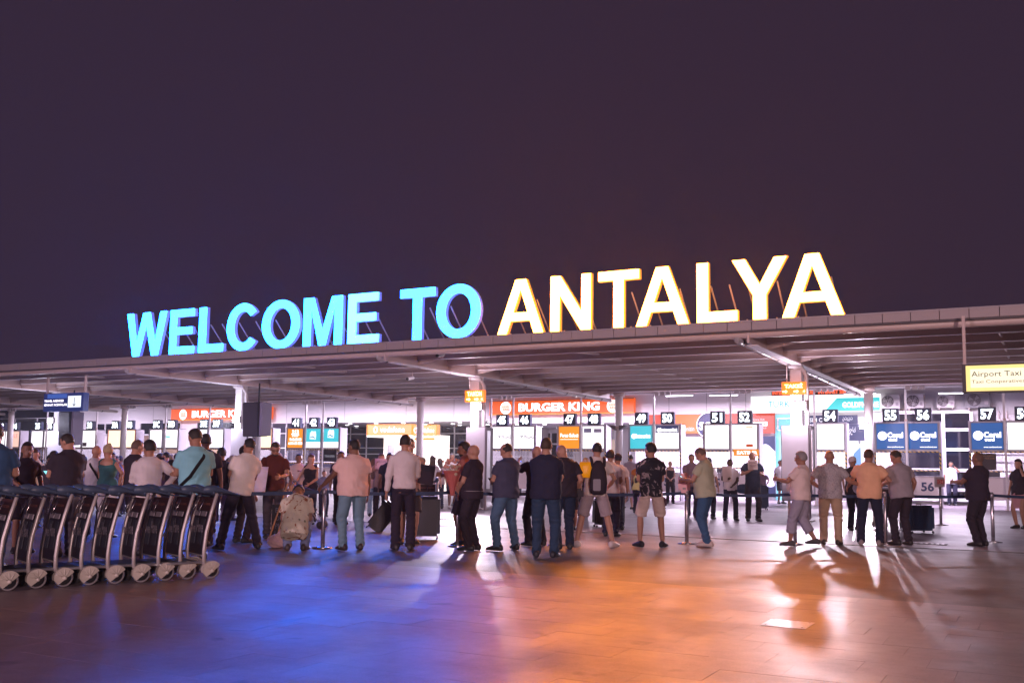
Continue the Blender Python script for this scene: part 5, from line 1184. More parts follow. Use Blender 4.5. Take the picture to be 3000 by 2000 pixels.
I = person(268, 1302, 1572, 12, 'bald man in a white t-shirt with a dark shoulder strap, beside the blond woman', (.62, .60, .66), BK, style='bald', skin='a', arms=('down', 'belly'), head=(25, 5)); strap(I, -1)
I = person(305, 1300, 1575, 28, 'blond woman in a green top with one hand raised to her side', (.05, .16, .17), WH, hair='blond', style='bun', skin='a', arms=('belly', 'hip'), sleeve='none', female=True, head=(-50, 6), girth=1.05)
I = person(384, 1284, 1600, 50, 'bald man in dark clothes holding a dark board behind the man in white', BK, BK, hair='stubble', style='buzz', skin='a', arms=('hold', 'hold'), head=(10, 14), girth=1.1)
p = I['W'](I['hands'][1]); t = paper(p+Vector((.06, -.12, .12)), YAW+.1, .26, .30, 'dark board held by the bald man in dark clothes', (.03, .02, .03))
I = person(424, 1287, 1626, -12, 'man in a white long sleeved shirt seen from behind over the trolleys', (.62, .56, .58), (.16, .14, .2), hair='black', style='full', skin='b', sleeve='long', arms=('phone', 'hip'), girth=1.05, head=(-22, 4), tuck=False)
I = person(560, 1249, 1640, -14, 'tall man in a light blue t-shirt with a black shoulder strap behind the trolleys', (.22, .50, .58), (.03, .03, .05), hair='dark', style='short', skin='b', arms=('phone', 'phone'), head=(-22, 16), girth=1.15, legtype='shorts', stance=.16, H=1.88); strap(I, 1, w=.024)
I = person(589, 1268, 1600, 5, 'dark haired man almost hidden behind the tall man in light blue', BK, BK, skin='c', hair='black')
I = person(493, 1357, 1572, 80, 'girl with a dark ponytail and a black t-shirt between the two men', BK, NV, hair='dark', style='pony', skin='p', H=1.42, arms=('down', 'down'))
I = person(640, 1322, 1560, 5, 'person in a dark blue hooded jacket with a backpack left of the grey haired woman', (.02, .035, .07), (.25, .2, .3), hair='black', style='full', skin='c', sleeve='long', legtype='capri', H=1.68, girth=1.1)
t = thing_at('backpack', 'dark backpack on the person in the dark blue jacket', 'backpack', I['W'](I['P'](0, -.2, .3)), None, I['ang']); box('pack_body', -.17, .17, -.12, .08, -.25, .24, cloth_mat(BK, 'pack'), t, .05); box('front_pocket', -.13, .13, -.16, -.12, -.2, .02, cloth_mat((.02, .02, .04), 'pack'), t, .02)
I = person(672, 1332, 1524, 60, 'grey haired elderly woman in a purple patterned blouse', fl_purple, (.05, .04, .09), hair='grey', style='bob' if False else 'full', skin='p', arms=('belly', 'belly'), female=True, girth=1.12, head=(15, 12), feetyaw=5)
I = person(706, 1303, 1590, 40, 'man in a black cap looking away behind the man in the white polo', NV, BK, skin='b', hair='black', arms=('down', 'down')); cap(I, BK)
I = person(700, 1297, 1609, -18, 'man in a white polo shirt and dark trousers standing with his legs wide apart', (.72, .64, .60), (.026, .020, .036), hair='black', style='short', skin='b', arms=('belly', 'belly'), stance=.30, side=9, head=(-14, 4), girth=1.05, tuck=False, H=1.80)
p = I['W'](I['hands'][1]); paper(p+Vector((.33, .2, .12)), YAW-.3, .30, .42, 'large white sheet of paper right of the man in the white polo', (.82, .74, .74), tilt=-10)
I = person(797, 1290, 1575, 175, 'man with glasses and a dark red t-shirt looking down at the sheet of paper', (.09, .02, .015), (.05, .04, .05), hair='dark', skin='b', arms=('phone', 'lean'), beard=True, head=(0, 26)); glasses(I)
I = person(810, 1330, 1560, -8, 'grey haired man in a black vest and khaki trousers bending forward to push a stroller', BK, (.52, .40, .36), hair='grey', style='short', skin='b', sleeve='none', arms=('lean', 'lean'), lean=26, head=(25, 30), H=1.72)
I = person(866, 1437, 1612, 8, 'man in a cream floral shirt squatting on the ground', fl_cream, (.17, .2, .33), (.04, .03, .035), hair='black', style='short', skin='c', arms=('belly', 'belly'), lean=30, squat=.56, H=1.78, girth=1.12, legtype='jeans', head=(0, 40), long_top=False)
I = person(869, 1327, 1530, 178, 'man in a pale shirt with backpack straps beside the long haired woman', (.55, .42, .44), BK, style='buzz', hair='black', skin='c', arms=('chest', 'belly')); 
I = person(905, 1328, 1535, -165, 'woman with long reddish hair in a black top looking down', BK, (.02, .03, .07), hair='red', style='long', skin='p', sleeve='none', arms=('belly', 'lean'), female=True, head=(-30, 12))
I = person(946, 1381, 1512, 170, 'small boy in a grey t-shirt beside the barrier post', (.18, .18, .28), NV, skin='a', hair='brown', style='buzz', H=1.22, arms=('down', 'down'), near=False)
I = person(994, 1320, 1535, 160, 'dark haired man holding up a white paper behind the man in pink', BK, BK, skin='c', hair='black', arms=('hold', 'down'), head=(15, 0))
p = I['W'](I['hands'][0]); paper(p+Vector((.02, -.08, .10)), YAW, .25, .28, 'white paper held up left of the big man in pink', (.75, .72, .85))
I = person(1030, 1283, 1611, -20, 'big man in a pink t-shirt and light jeans resting one hand on the barrier post', PK, (.15, .25, .33), (.03, .02, .025), hair='black', style='buzz', skin='c', arms=(((.42, .28, .98), (.3, -.4, -1)), ((.26, .04, .86), (.5, -1, 0))), girth=1.38, belly=.06, stance=.14, head=(-28, 0), legtype='jeans')
I = person(1092, 1372, 1512, 10, 'woman with long brown hair behind the big man in pink', (.45, .28, .28), (.25, .35, .45), hair='red', style='long', skin='b', female=True, H=1.55)
I = person(1112, 1325, 1525, 178, 'woman holding a pink paper sign in front of her chin', (.3, .2, .2), BK, hair='brown', style='long', skin='a', arms=('high', 'high'), female=True, near=False, H=1.66)
p = I['W'](I['hands'][0]); paper(I['W'](Vector((0, .46, 1.40))), YAW, .34, .26, 'pink paper sign held by the woman behind the big man', (.72, .5, .5), words=['WELCOME'])
I = person(1137, 1325, 1530, 175, 'man in a dark t-shirt standing near the kiosk', NV, NV, skin='b', hair='black', arms=('down', 'down'), near=False, beard=True)
I = person(1194, 1290, 1592, 170, 'man with glasses facing the viewer behind the slim man in the white shirt', (.3, .2, .18), (.05, .04, .05), skin='a', hair='brown', arms=('belly', 'belly'), legtype='shorts', H=1.86); glasses(I)
I = person(1180, 1271, 1611, -3, 'slim man in a white long sleeved shirt and narrow black trousers', (.66, .58, .60), (.028, .020, .038), (.03, .025, .03), hair='dark', style='short', skin='a', sleeve='long', arms=('down', 'belly'), girth=.9, stance=.11, head=(10, 2), tuck=True)
p = gp(1244, 1600)+Vector((0, 0, 1.22)); t = thing_at('black_folder', 'black open folder held in front of the slim man in white', 'folder', p, None, YAW); q_ = box('cover', -.13, .14, -.01, .01, -.17, .17, cloth_mat(BK, 'folder'), t, .004); q_.rotation_euler = (R(12), R(9), 0); q_ = box('strap_flap', -.09, .1, -.016, -.0105, .06, .15, cloth_mat((.02, .02, .03), 'folder'), t, .002); q_.rotation_euler = (R(12), R(9), 0)
I = person(1357, 1292, 1598, -82, 'curly haired bearded man behind the bald man with the bouquet', (.35, .12, .10), (.03, .02, .04), skin='b', hair='dark', style='full', beard=True, arms=('hold', 'hold'), legtype='shorts', head=(0, 8))
I = person(1384, 1305, 1612, -62, 'bald man in a black shirt and black trousers holding a bouquet', (.032, .022, .036), (.028, .020, .034), style='bald', skin='a', arms=('belly', 'phone'), girth=1.12, belly=.05, head=(-12, 2), stance=.12, H=1.74); belt_(I, (.3, .28, .3))
p = I['W'](I['hands'][1]+Vector((.02, .06, .16))); t = thing_at('bouquet', 'bouquet of pink and white flowers wrapped in reddish paper', 'bouquet', p)
b_ = bmesh.new(); loft(b_, [((0, 0, -.36), (.035, 0, 0), (0, .035, 0)), ((0, 0, -.22), (.06, 0, 0), (0, .06, 0)), ((0, 0, .0), (.15, 0, 0), (0, .13, 0)), ((0, 0, .05), (.19, 0, 0), (0, .16, 0))], 11); obj('wrapping', b_, mat('wrap_paper', (.42, .10, .09), .6, bump=.8, bscale=25), t)
for nm_, cc, nn, zz in (('pink_flowers', (.6, .3, .24), 26, .16), ('white_flowers', (.42, .34, .25), 22, .05)):
    b_ = bmesh.new(); rr_ = random.Random(nn)
    for k in range(nn): ball(b_, (rr_.uniform(-.13, .13), rr_.uniform(-.12, .08), zz+rr_.uniform(-.06, .09)), *(3*[rr_.uniform(.012, .03)]), u=6, v=4)
    obj(nm_, b_, mat(nm_, cc, .7), t)['kind'] = 'stuff'
I = person(1484, 1310, 1611, -42, 'balding man in a grey blue t-shirt and jeans looking at his phone', (.055, .055, .10), (.07, .13, .22), hair='dark', style='balding', skin='a', arms=('phone', 'phone'), girth=1.25, belly=.06, head=(-18, 20), stance=.20, feetyaw=22, H=1.78); phone(I, 0, 'phone held by the balding man in the grey blue t-shirt', False)
I = person(1570, 1298, 1598, -30, 'man drinking from a raised clear bottle behind the big man in navy', BK, (.015, .013, .025), skin='a', style='bald', arms=('high', 'down'), H=1.76, stance=.14)
p = I['W'](I['hands'][0]+Vector((0, 0, .08))); t = thing_at('water_bottle', 'clear water bottle raised to the face of a man', 'bottle', p); bar('bottle_body', [(0, 0, -.1), (0, 0, .08)], .032, glass_thin, t, 12); bar('bottle_cap', [(0, 0, .1), (0, 0, .12)], .014, white_paint, t, 8)
I = person(1597, 1281, 1632, 8, 'very big man in a dark navy polo shirt and blue jeans nearest to the viewer', NV, (.025, .05, .10), (.02, .02, .03), hair='brown', style='buzz', skin='a', arms=('fold', 'belly'), girth=1.26, belly=.05, stance=.13, head=(8, 0), legtype='jeans', H=1.84)
b_ = bmesh.new()
I = person(1652, 1299, 1608, -15, 'bald man in a black t-shirt and dark jeans with head bowed', BK, (.015, .025, .055), style='bald', skin='a', arms=('belly', ((.22, .16, .96), (.7, -1, -.3))), girth=1.18, head=(-25, 30), lean=6, stance=.10, H=1.80)
t = thing_at('shoulder_bag', 'dark shoulder bag hanging beside the bald man in the black t-shirt', 'bag', I['W'](I['P'](.27, .10, .0)), None, I['ang']); box('bag_body', -.09, .09, -.05, .05, -.11, .08, mat('dark_leather', (.02, .015, .03), .35), t, .04); bar('bag_strap', [(-.1, 0, .1), (-.05, 0, .28), (.05, 0, .28), (.1, 0, .1)], .008, mat('dark_leather', (.02, .015, .03), .35), t, 6)
I = person(1672, 1372, 1552, 5, 'woman in a long black skirt half hidden behind the bald man', BK, BK, hair='dark', style='long', skin='a', legtype='skirt', female=True, H=1.55)
I = person(1742, 1298, 1602, -4, 'man with a black backpack, grey shorts and white sneakers standing wide', (.70, .60, .58), (.34, .28, .31), (.62, .55, .55), hair='dark', style='buzz', skin='a', arms=('hold', ((.24, .12, 1.0), (.7, -1, -.3))), legtype='shorts', stance=.30, feetyaw=35, head=(5, 4), H=1.83, side=3)
W_ = I['W']; Pp = I['P']; t = thing_at('backpack', 'black backpack with a grey panel worn by the man in grey shorts', 'backpack', W_(Pp(.03, -.22, .22)), None, I['ang']); pm = cloth_mat(BK, 'pack'); b_ = bmesh.new(); loft(b_, [((0, -.02, -.29), (.08, 0, 0), (0, .05, 0)), ((0, -.03, -.26), (.135, 0, 0), (0, .09, 0)), ((0, -.03, -.1), (.155, 0, 0), (0, .11, 0)), ((0, -.02, .1), (.135, 0, 0), (0, .09, 0)), ((0, .0, .24), (.09, 0, 0), (0, .06, 0)), ((0, .02, .30), (.04, 0, 0), (0, .03, 0))], 16); obj('pack_body', b_, pm, t, True); box('grey_panel', -.10, .03, -.146, -.132, -.22, -.02, mat('pack_grey', (.22, .2, .24), .6, bump=.5), t, .01)
for s in (-1, 1): bar('shoulder_strap', [(s*.10, -.0, .2), (s*.115, .1, .32), (s*.12, .2, .36), (s*.12, .32, .30), (s*.13, .36, .1)], .026, pm, t, 8, flat=.4)
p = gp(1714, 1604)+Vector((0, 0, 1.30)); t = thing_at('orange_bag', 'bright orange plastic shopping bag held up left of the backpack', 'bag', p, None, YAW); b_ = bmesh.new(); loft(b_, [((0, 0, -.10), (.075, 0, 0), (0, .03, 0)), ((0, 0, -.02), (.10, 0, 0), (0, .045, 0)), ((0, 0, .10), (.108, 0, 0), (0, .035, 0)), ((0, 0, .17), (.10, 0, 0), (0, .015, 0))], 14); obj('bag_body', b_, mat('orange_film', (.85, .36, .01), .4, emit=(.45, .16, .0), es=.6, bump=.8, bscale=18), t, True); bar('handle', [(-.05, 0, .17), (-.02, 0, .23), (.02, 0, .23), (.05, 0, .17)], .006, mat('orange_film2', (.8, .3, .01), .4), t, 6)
I = person(1788, 1322, 1570, 20, 'dark haired man in a white t-shirt behind the man with the backpack', (.6, .52, .52), NV, hair='dark', style='full', skin='b', arms=('down', 'belly'), H=1.74)
I = person(1810, 1338, 1552, -30, 'man in a dark cap and a pale t-shirt behind the backpack wearer', (.55, .44, .42), NV, skin='b', hair='black', H=1.70); cap(I, BK)
I = person(1837, 1366, 1491, 75, 'boy in white with a small black backpack walking to the right', (.66, .66, .78), (.5, .5, .62), hair='blond', style='buzz', skin='p', legtype='shorts', H=1.32, walk=.2, near=False, arms=('downf', 'down'))
t = thing_at('backpack', 'small black backpack on the walking boy in white', 'backpack', I['W'](I['P'](0, -.15, .3)), None, I['ang']); box('pack_body', -.1, .1, -.07, .05, -.15, .14, cloth_mat(BK, 'pack'), t, .03); box('front_pocket', -.08, .08, -.085, -.07, -.12, .0, cloth_mat((.03, .03, .04), 'pack'), t, .01)
I = person(1866, 1385, 1502, 30, 'girl in a yellow t-shirt bending over a lilac suitcase', (.62, .52, .22), NV, hair='dark', style='long', skin='b', H=1.40, lean=20, near=False, arms=('lean', 'lean'), female=True)
I = person(1908, 1299, 1602, -8, 'man in a black shirt with pale flowers and beige shorts', fl_black, (.62, .50, .46), (.02, .02, .03), hair='black', style='full', skin='a', legtype='shorts', stance=.19, arms=('belly', 'belly'), girth=1.0, head=(-38, 2), beard=True, feetyaw=28, H=1.83)
I = person(2027, 1328, 1516, 175, 'dark clothed man with a moustache behind the bald man in pale green', (.16, .10, .12), NV, skin='b', hair='black', near=False, arms=('phone', 'belly'))
I = person(2078, 1340, 1520, 10, 'woman with a dark hair bun and a white top near desk 51', WH, NV, hair='black', style='bun', skin='b', near=False, female=True)
I = person(2072, 1323, 1600, -68, 'bald man in a pale green t-shirt and jeans bending his head over a phone', (.42, .42, .30), (.04, .10, .20), (.55, .45, .42), style='buzz', hair='stubble', skin='a', arms=('hold', 'hold'), head=(0, 28), girth=1.12, belly=.07, lean=6, legtype='jeans', stance=.09, stagger=.05, feetyaw=5, H=1.80); phone(I, 1, 'phone held by the bald man in the pale green t-shirt', True)
I = person(2140, 1350, 1524, 170, 'dark skinned man in a white polo holding a large paper sign', (.62, .56, .58), NV, skin='d', hair='black', style='buzz', arms=('belly', 'hold'), stance=.15, near=False, H=1.66)
paper(I['W'](Vector((.14, .36, 1.25))), YAW+.15, .26, .42, 'large pale paper sign with handwriting held by the man in the white polo', (.62, .48, .44), tilt=-8)
I = person(2206, 1320, 1526, 165, 'bald man in a dark vest over a white shirt holding a small name sign', (.02, .025, .05), BK, style='bald', skin='b', arms=('hold', 'chest'), stance=.13, near=False, H=1.86, long_top=True)
paper(I['W'](Vector((.10, .42, 1.50))), YAW-.05, .26, .26, 'small square name sign with two handwritten lines', (.62, .44, .44), tilt=-10, words=['POSH', 'TICKET'])
t = thing_at('travel_bag', 'navy duffel bag hanging between the two sign holders', 'bag', gp(2178, 1500)+Vector((0, 0, .75)), None, YAW); b_ = bmesh.new(); ball(b_, (0, 0, 0), .26, .14, .16); obj('bag_body', b_, cloth_mat((.015, .03, .07), 'bag'), t, True); bar('bag_strap', [(-.2, 0, .08), (-.1, 0, .55), (.0, 0, .62)], .014, cloth_mat((.015, .03, .07), 'bag'), t, 6)
I = person(2288, 1346, 1475, 150, 'man in a white t-shirt and black shorts half hidden by the grey cabinet', (.62, .6, .68), BK, skin='b', hair='black', legtype='shorts', near=False, arms=('belly', 'down'))
I = person(2352, 1343, 1600, -70, 'grey haired man with glasses in a white polo and grey capri trousers stepping left', (.72, .58, .55), (.32, .30, .38), (.05, .045, .05), hair='grey', style='full', skin='b', arms=(((.12, .42, 1.22), (.6, -.3, -1)), ((.25, -.02, .86), (.5, -1, 0))), legtype='capri', walk=-.20, head=(-5, 2), girth=1.12, belly=.05, feetyaw=4, H=1.72); glasses(I)
phone(I, 1, 'dark phone in the lowered hand of the grey haired man in capri trousers', False)
I = person(2435, 1329, 1595, 3, 'bald man in a grey speckled shirt and khaki trousers seen from behind', fl_grey, (.42, .30, .20), (.03, .02, .02), style='bald', skin='b', arms=(((.22, .18, 1.05), (1, -.7, -.2)), ((.52, .22, 1.10), (.3, -.3, -1))), girth=1.14, head=(4, 2), stance=.13, long_top=False, H=1.77)
I = person(2503, 1343, 1554, 150, 'man in a white cap and dark vest with a white bag in front of him', (.03, .025, .035), (.015, .015, .04), skin='b', hair='black', arms=('belly', 'side'), head=(45, 4), girth=1.1, H=1.72); cap(I, (.6, .5, .5))
t = thing_at('waist_bag', 'pale grey bag carried in front of the man in the white cap', 'bag', I['W'](Vector((0, .22, .98))), None, I['ang']); b_ = bmesh.new(); ball(b_, (0, 0, 0), .15, .07, .13); obj('bag_body', b_, cloth_mat((.42, .38, .44), 'bag'), t, True); bar('bag_strap', [(-.13, -.02, .05), (-.15, -.1, .4)], .012, cloth_mat(BK, 'bag'), t, 6)
I = person(2452, 1342, 1500, 5, 'person in a pale lilac cap at desk 54', (.5, .45, .6), NV, near=False, skin='b', hair='black', H=1.60); cap(I, (.42, .4, .6))
I = person(2550, 1318, 1597, 6, 'man in an orange polo shirt and navy trousers seen from behind', (.74, .42, .25), (.016, .02, .045), (.3, .25, .24), hair='brown', style='buzz', skin='b', arms=('reach', ((.22, .22, 1.10), (1, -.5, -.6))), girth=1.16, head=(18, 4), stance=.16, H=1.80)
I = person(2645, 1333, 1596, -42, 'man in a grey polo shirt and black trousers leaning to the left', (.32, .28, .31), BK, (.015, .012, .015), hair='dark', style='short', skin='b', arms=(((.34, .36, .98), (.3, -.3, -1)), ((.26, .06, .9), (.6, -1, 0))), girth=1.22, belly=.05, lean=10, head=(-20, 14), stance=.14, H=1.80)
I = person(2790, 1350, 1480, 172, 'man in a white shirt and navy trousers telephoning in front of the dark glass', (.70, .68, .78), NV, skin='c', hair='black', style='buzz', arms=('down', 'ear') if False else ('ear', 'down'), girth=1.2, belly=.05, near=False)
phone(I, 0, 'phone at the ear of the man in front of the dark glass', False)
I = person(2874, 1339, 1599, -55, 'man dressed in black at right raising one hand to gesture', (.030, .022, .040), (.026, .020, .032), (.012, .01, .012), hair='stubble', style='buzz', skin='c', arms=(((.16, .42, 1.18), (.6, -.3, -1)), 'fold'), girth=1.25, belly=.07, head=(-12, 0), stance=.09, H=1.76)
I = person(2990, 1340, 1548, -150, 'woman in a black top and pink skirt telephoning at the right edge', BK, (.5, .25, .28), hair='dark', style='bob', skin='a', arms=('ear', 'down'), female=True, legtype='skirt', H=1.72)
I = person(2962, 1358, 1482, 178, 'long haired girl behind the desk at the right edge', (.3, .2, .25), NV, hair='brown', style='long', skin='a', near=False, female=True, H=1.66, arms=('phone', 'phone'))
I = person(2919, 1362, 1480, 5, 'person with short dark hair at desk 57', NV, NV, hair='dark', skin='b', near=False, H=1.62)
I = person(1964, 1345, 1474, 178, 'blond clerk in a black top seated behind desk 50', BK, BK, hair='blond', style='short', skin='p', near=False, sleeve='none', female=True, arms=('belly', 'belly'), H=1.66)
I = person(1868, 1362, 1472, 170, 'clerk in an orange t-shirt behind desk 49', (.5, .15, .03), NV, hair='dark', skin='b', near=False, H=1.60)
I = person(1322, 1326, 1488, 165, 'grey haired man in an open white shirt and dark shorts walking with a phone', (.66, .58, .62), NV, (.5, .45, .45), hair='grey', style='short', skin='a', arms=('chest', 'down'), legtype='shorts', near=False, walk=.12); phone(I, 0, 'lit phone of the walking grey haired man', True)
I = person(1265, 1333, 1500, 5, 'woman in a white t-shirt with short brown hair by the kiosk', WH, (.4, .4, .5), hair='brown', style='bob', skin='a', near=False, female=True)
I = person(1237, 1342, 1490, 20, 'brown haired woman queueing at the kiosk', (.3, .2, .22), NV, hair='brown', style='long', skin='a', near=False, female=True, H=1.62)
I = person(1286, 1342, 1490, -20, 'brown haired woman right of the woman in white at the kiosk', (.35, .25, .25), NV, hair='brown', style='long', skin='a', near=False, female=True, H=1.6)
I = person(1716, 1340, 1510, -60, 'blond woman behind the orange shopping bag', (.1, .08, .12), NV, hair='blond', style='bob', skin='p', near=False, female=True)
# crowd waiting further left, in front of desks 33 to 40
crowd = [(88, 1312, 1545, 170, (.5, .45, .35), BK, 'brown', 'man in a beige shirt behind the woman with long dark hair'), (130, 1326, 1530, 160, (.45, .4, .25), NV, 'black', 'person in a yellowish top under number 35'), (112, 1345, 1515, 20, (.2, .15, .3), NV, 'black', 'small dark haired person in purple under number 35'),
 (150, 1318, 1560, 10, (.05, .04, .06), BK, 'dark', 'man in dark clothes just left of the man with the tablet'), (235, 1334, 1510, 10, (.3, .3, .42), NV, 'brown', 'brown haired woman in grey left of the bald man in white'), (318, 1323, 1520, 178, (.05, .05, .09), WH, 'black', 'man in a black printed t-shirt and white trousers'),
 (328, 1334, 1512, 150, (.45, .25, .3), NV, 'black', 'man in a pink shirt near the booth numbered 39A'), (345, 1334, 1505, 10, (.6, .3, .1), NV, 'brown', 'person in an orange top near the booth numbered 39A'), (222, 1350, 1500, 0, (.08, .08, .15), NV, 'black', 'short person in navy left of the couple'),
 (452, 1325, 1512, 20, (.04, .06, .1), NV, 'dark', 'man in a dark jacket under number 39C'), (478, 1321, 1515, -30, (.25, .2, .3), BK, 'black', 'tall dark haired man in mauve under number 39C'), (497, 1330, 1505, 10, (.6, .5, .4), NV, 'blond', 'blond person in beige under number 39D'), (513, 1326, 1512, 0, BK, BK, 'dark', 'man in black left of the tall man in light blue'),
 (470, 1345, 1520, 5, (.06, .04, .09), NV, 'brown', 'brown haired woman in dark purple next to the girl'), (660, 1338, 1500, 160, (.4, .3, .35), NV, 'brown', 'brown haired person behind the grey haired woman'), (365, 1340, 1502, 5, (.1, .08, .14), NV, 'dark', 'dark haired person in front of the booth numbered 39B'), (15, 1330, 1520, 5, (.12, .1, .2), NV, 'black', 'dark haired person under number 33'),
 (40, 1340, 1508, 20, (.4, .35, .4), NV, 'brown', 'person in a pale top under number 34'), (205, 1340, 1505, 170, (.5, .45, .55), NV, 'black', 'person in a pale lilac top under number 37'), (1845, 1330, 1470, 10, (.3, .25, .3), NV, 'dark', 'man standing behind the walking boy'), (2232, 1372, 1478, 5, (.12, .08, .12), BK, 'black', 'short person in dark clothes right of the man in the vest'),
 (1455, 1352, 1478, 170, (.3, .3, .4), NV, 'brown', 'clerk behind desk 45')]
rc_ = random.Random(21)
for px, yt, yf, fc, tc_, lc, hcol, lb in crowd:
    person(px, yt, yf, fc, lb, tc_, lc, hair=hcol, style=rc_.choice(['short', 'short', 'long', 'full', 'buzz']) if 'woman' not in lb else 'long', skin=rc_.choice('abc'), arms=(rc_.choice(['down', 'belly', 'phone', 'fold']), rc_.choice(['down', 'belly', 'hip', 'pocket'])), near=False, female='woman' in lb, girth=rc_.uniform(.95, 1.15), lean=rc_.uniform(-2, 7), side=rc_.uniform(-5, 5), head=(rc_.uniform(-50, 50), rc_.uniform(-4, 20)), stance=rc_.uniform(.08, .16))

# ------------------------------------------------------------------ luggage and small things
suitcase(1702, 1492, .52, .68, .28, (.72, .22, .22), 'pink hard suitcase with pulled out handle behind the bald man in black', handle=.38, rz=.1)
suitcase(1864, 1477, .42, .52, .24, (.45, .25, .5), 'lilac hard suitcase in front of desk 50', handle=0)
suitcase(1799, 1542, .48, .74, .30, (.014, .014, .02), 'large black ribbed suitcase right of the man in grey shorts', ribs=7, tag_=True); suitcase(1757, 1543, .30, .66, .30, (.012, .012, .02), 'narrow black suitcase between the bare legs', rz=.2)
suitcase(1246, 1578, .54, .80, .34, (.012, .013, .03), 'big dark blue suitcase right of the slim man in white', rz=.05, ribs=4)
t = suitcase(1088, 1556, .36, .72, .24, (.012, .012, .02), 'small black suitcase tilted on its wheels beside the slim man', rz=.0, tilt=38, handle=.30)
suitcase(2690, 1560, .62, .62, .42, (.012, .04, .10), 'dark blue suitcase behind the man in the grey polo', rz=.2); suitcase(2233, 1493, .40, .84, .3, (.02, .04, .09), 'tall navy suitcase right of the man in the vest')
suitcase(1512, 1452, .5, .5, .3, (.015, .03, .07), 'navy suitcase behind the balding man with the phone')
suitcase(1938, 1490, .34, .4, .25, (.10, .02, .03), 'dark red suitcase by desk 50'); 
# stroller
g = gp(905, 1548); t = thing_at('stroller', 'dark folding stroller with a canopy beside the barrier post', 'stroller', g, None, YAW); ch_ = cloth_mat((.015, .02, .04), 'stroller'); tm = mat('stroller_tube', (.25, .27, .35), .35, metal=.5)
for s in (-1, 1):
    bar('frame_tube', [(-.35, s*.22, 1.0), (-.1, s*.22, .62), (.28, s*.2, .10)], .012, tm, t, 8); bar('frame_tube', [(-.3, s*.22, .10), (-.05, s*.22, .55), (.02, s*.22, .72)], .012, tm, t, 8)
b_ = bmesh.new(); loft(b_, [((-.12, 0, .45), (0, .2, 0), (.03, 0, .08)), ((-.05, 0, .35), (0, .21, 0), (.1, 0, .06)), ((.12, 0, .38), (0, .2, 0), (.03, 0, .05))], 12); obj('seat', b_, ch_, t, True); b_ = bmesh.new(); ball(b_, (-.12, 0, .70), .26, .22, .18); bmesh.ops.bisect_plane(b_, geom=b_.verts[:]+b_.edges[:]+b_.faces[:], plane_co=(0, 0, .66), plane_no=(0, 0, -1), clear_outer=True); obj('hood', b_, ch_, t, True)
bar('handle', [(-.35, -.22, 1.0), (-.38, 0, 1.02), (-.35, .22, 1.0)], .015, rubber, t, 8)
for xw, yw in ((.28, -.2), (.28, .2), (-.3, -.24), (-.3, .24)): bar('wheel', [(xw, yw-.02, .09), (xw, yw+.02, .09)], .085, rubber, t, 16)
# loaded trolley behind slim man
g = gp(1240, 1545)
o = copy_tree(tro0); o.location = (g.x, g.y, 0); o.rotation_euler = (0, 0, YAW+R(10)); o['label'] = 'single baggage trolley standing behind the big dark blue suitcase'; o['group'] = 'baggage trolleys in use'
g = gp(2600, 1548); o = copy_tree(tro0); o.location = (g.x, g.y, 0); o.rotation_euler = (0, 0, YAW+R(160)); o['label'] = 'single baggage trolley between the man in orange and the man in the grey polo'; o['group'] = 'baggage trolleys in use'
# chalk board on an easel
g = gp(812, 1588); t = thing_at('chalk_board', 'black chalk board with white lettering on wooden easel legs', 'chalk board', g, None, YAW-.1); wd = mat('easel_wood', (.36, .18, .09), .6, noise=.25, nscale=14)
for x0, x1, yy in ((-.17, .12, .0), (-.04, .22, .02)): bar('easel_leg', [(x0, yy, .0), (x1, yy+.1, 1.02)], .016, wd, t, 6)
bar('easel_leg', [(.05, .5, 0), (.16, .14, .98)], .016, wd, t, 6)
q_ = box('board', -.27, .1, .5, .53, .0, .62, mat('chalk_black', (.015, .014, .02), .7), t, .004); q_.location = (-.02, 0, .02)
for k, wd_ in enumerate(('BAR', 'OPEN', 'PLAY', 'LOUD')): qq = text(wd_, -.2, .06, .47-.14*k, .56-.14*k, .494, mat('chalk_ink', (.13, .13, .2), .7), q_, 'lettering', .0)
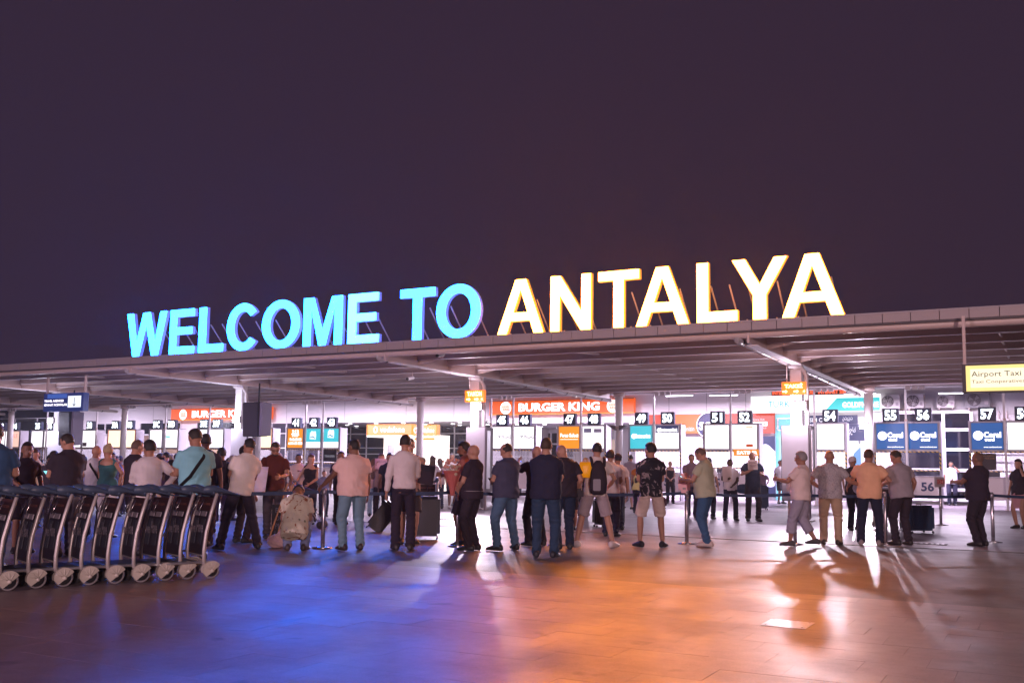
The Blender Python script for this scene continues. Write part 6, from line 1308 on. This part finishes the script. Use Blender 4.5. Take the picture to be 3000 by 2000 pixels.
# plastic bag
t = thing_at('plastic_bag', 'crumpled pinkish plastic bag on the ground beside the squatting man', 'plastic bag', gp(815, 1603)); b_ = bmesh.new(); ball(b_, (0, 0, .10), .22, .16, .11, u=16, v=10); ball(b_, (.08, 0, .15), .12, .12, .12, u=14, v=8); rr_ = random.Random(8)
for v in b_.verts: v.co += Vector((rr_.uniform(-.02, .02), rr_.uniform(-.02, .02), rr_.uniform(-.015, .015)*(v.co.z > .03)))
obj('bag_film', b_, mat('bag_film', (.6, .4, .42), .3, bump=.8, bscale=20), t); bar('bag_handle', [(.0, 0, .22), (.03, 0, .30), (.07, 0, .22)], .008, mat('bag_film', (.6, .4, .42), .3), t, 6)
t = thing_at('plastic_bag', 'small white plastic bag beside the pink suitcase', 'plastic bag', gp(1682, 1483)); b_ = bmesh.new(); ball(b_, (0, 0, .10), .16, .12, .12, u=10, v=6); obj('bag_film', b_, mat('bag_white', (.7, .65, .7), .35, bump=.8, bscale=20), t); bar('bag_handle', [(-.03, 0, .2), (.0, 0, .30), (.03, 0, .2)], .008, mat('bag_white', (.7, .65, .7), .35), t, 6)
t = thing_at('waste_bin', 'transparent waste bag ring on the column left of number 45', 'waste bin', gp(1418, 1483)+Vector((0, 0, .75))); b_ = bmesh.new(); tube(b_, [(0, 0, 0), (0, 0, .5)], [.14, .17], 12, caps=False); obj('bag', b_, mat('clear_bag', (.5, .42, .48), .3, bump=.7, bscale=15, alpha=.55), t, True); b_ = bmesh.new(); tube(b_, [(.19*math.cos(k*math.pi/8), .19*math.sin(k*math.pi/8), .5) for k in range(17)], .012, 6, caps=False); obj('ring', b_, steel_paint, t, True)

# ------------------------------------------------------------------ thin haze added for a glow round the letters and lighter blacks
b_ = bmesh.new(); bx(b_, -205, 165, -125, 245, -1.1, 12.5); hz = obj('haze', b_); hz['kind'] = 'stuff'
hm_ = bpy.data.materials.new('glow_haze'); hm_.use_nodes = True; nt = hm_.node_tree; nt.nodes.remove(nt.nodes['Principled BSDF'])
pv = nt.nodes.new('ShaderNodeVolumePrincipled'); pv.inputs['Density'].default_value = HAZE; pv.inputs['Color'].default_value = (.9, .88, .92, 1); pv.inputs['Anisotropy'].default_value = .3
nt.links.new(pv.outputs[0], nt.nodes['Material Output'].inputs['Volume']); hz.data.materials.append(hm_)
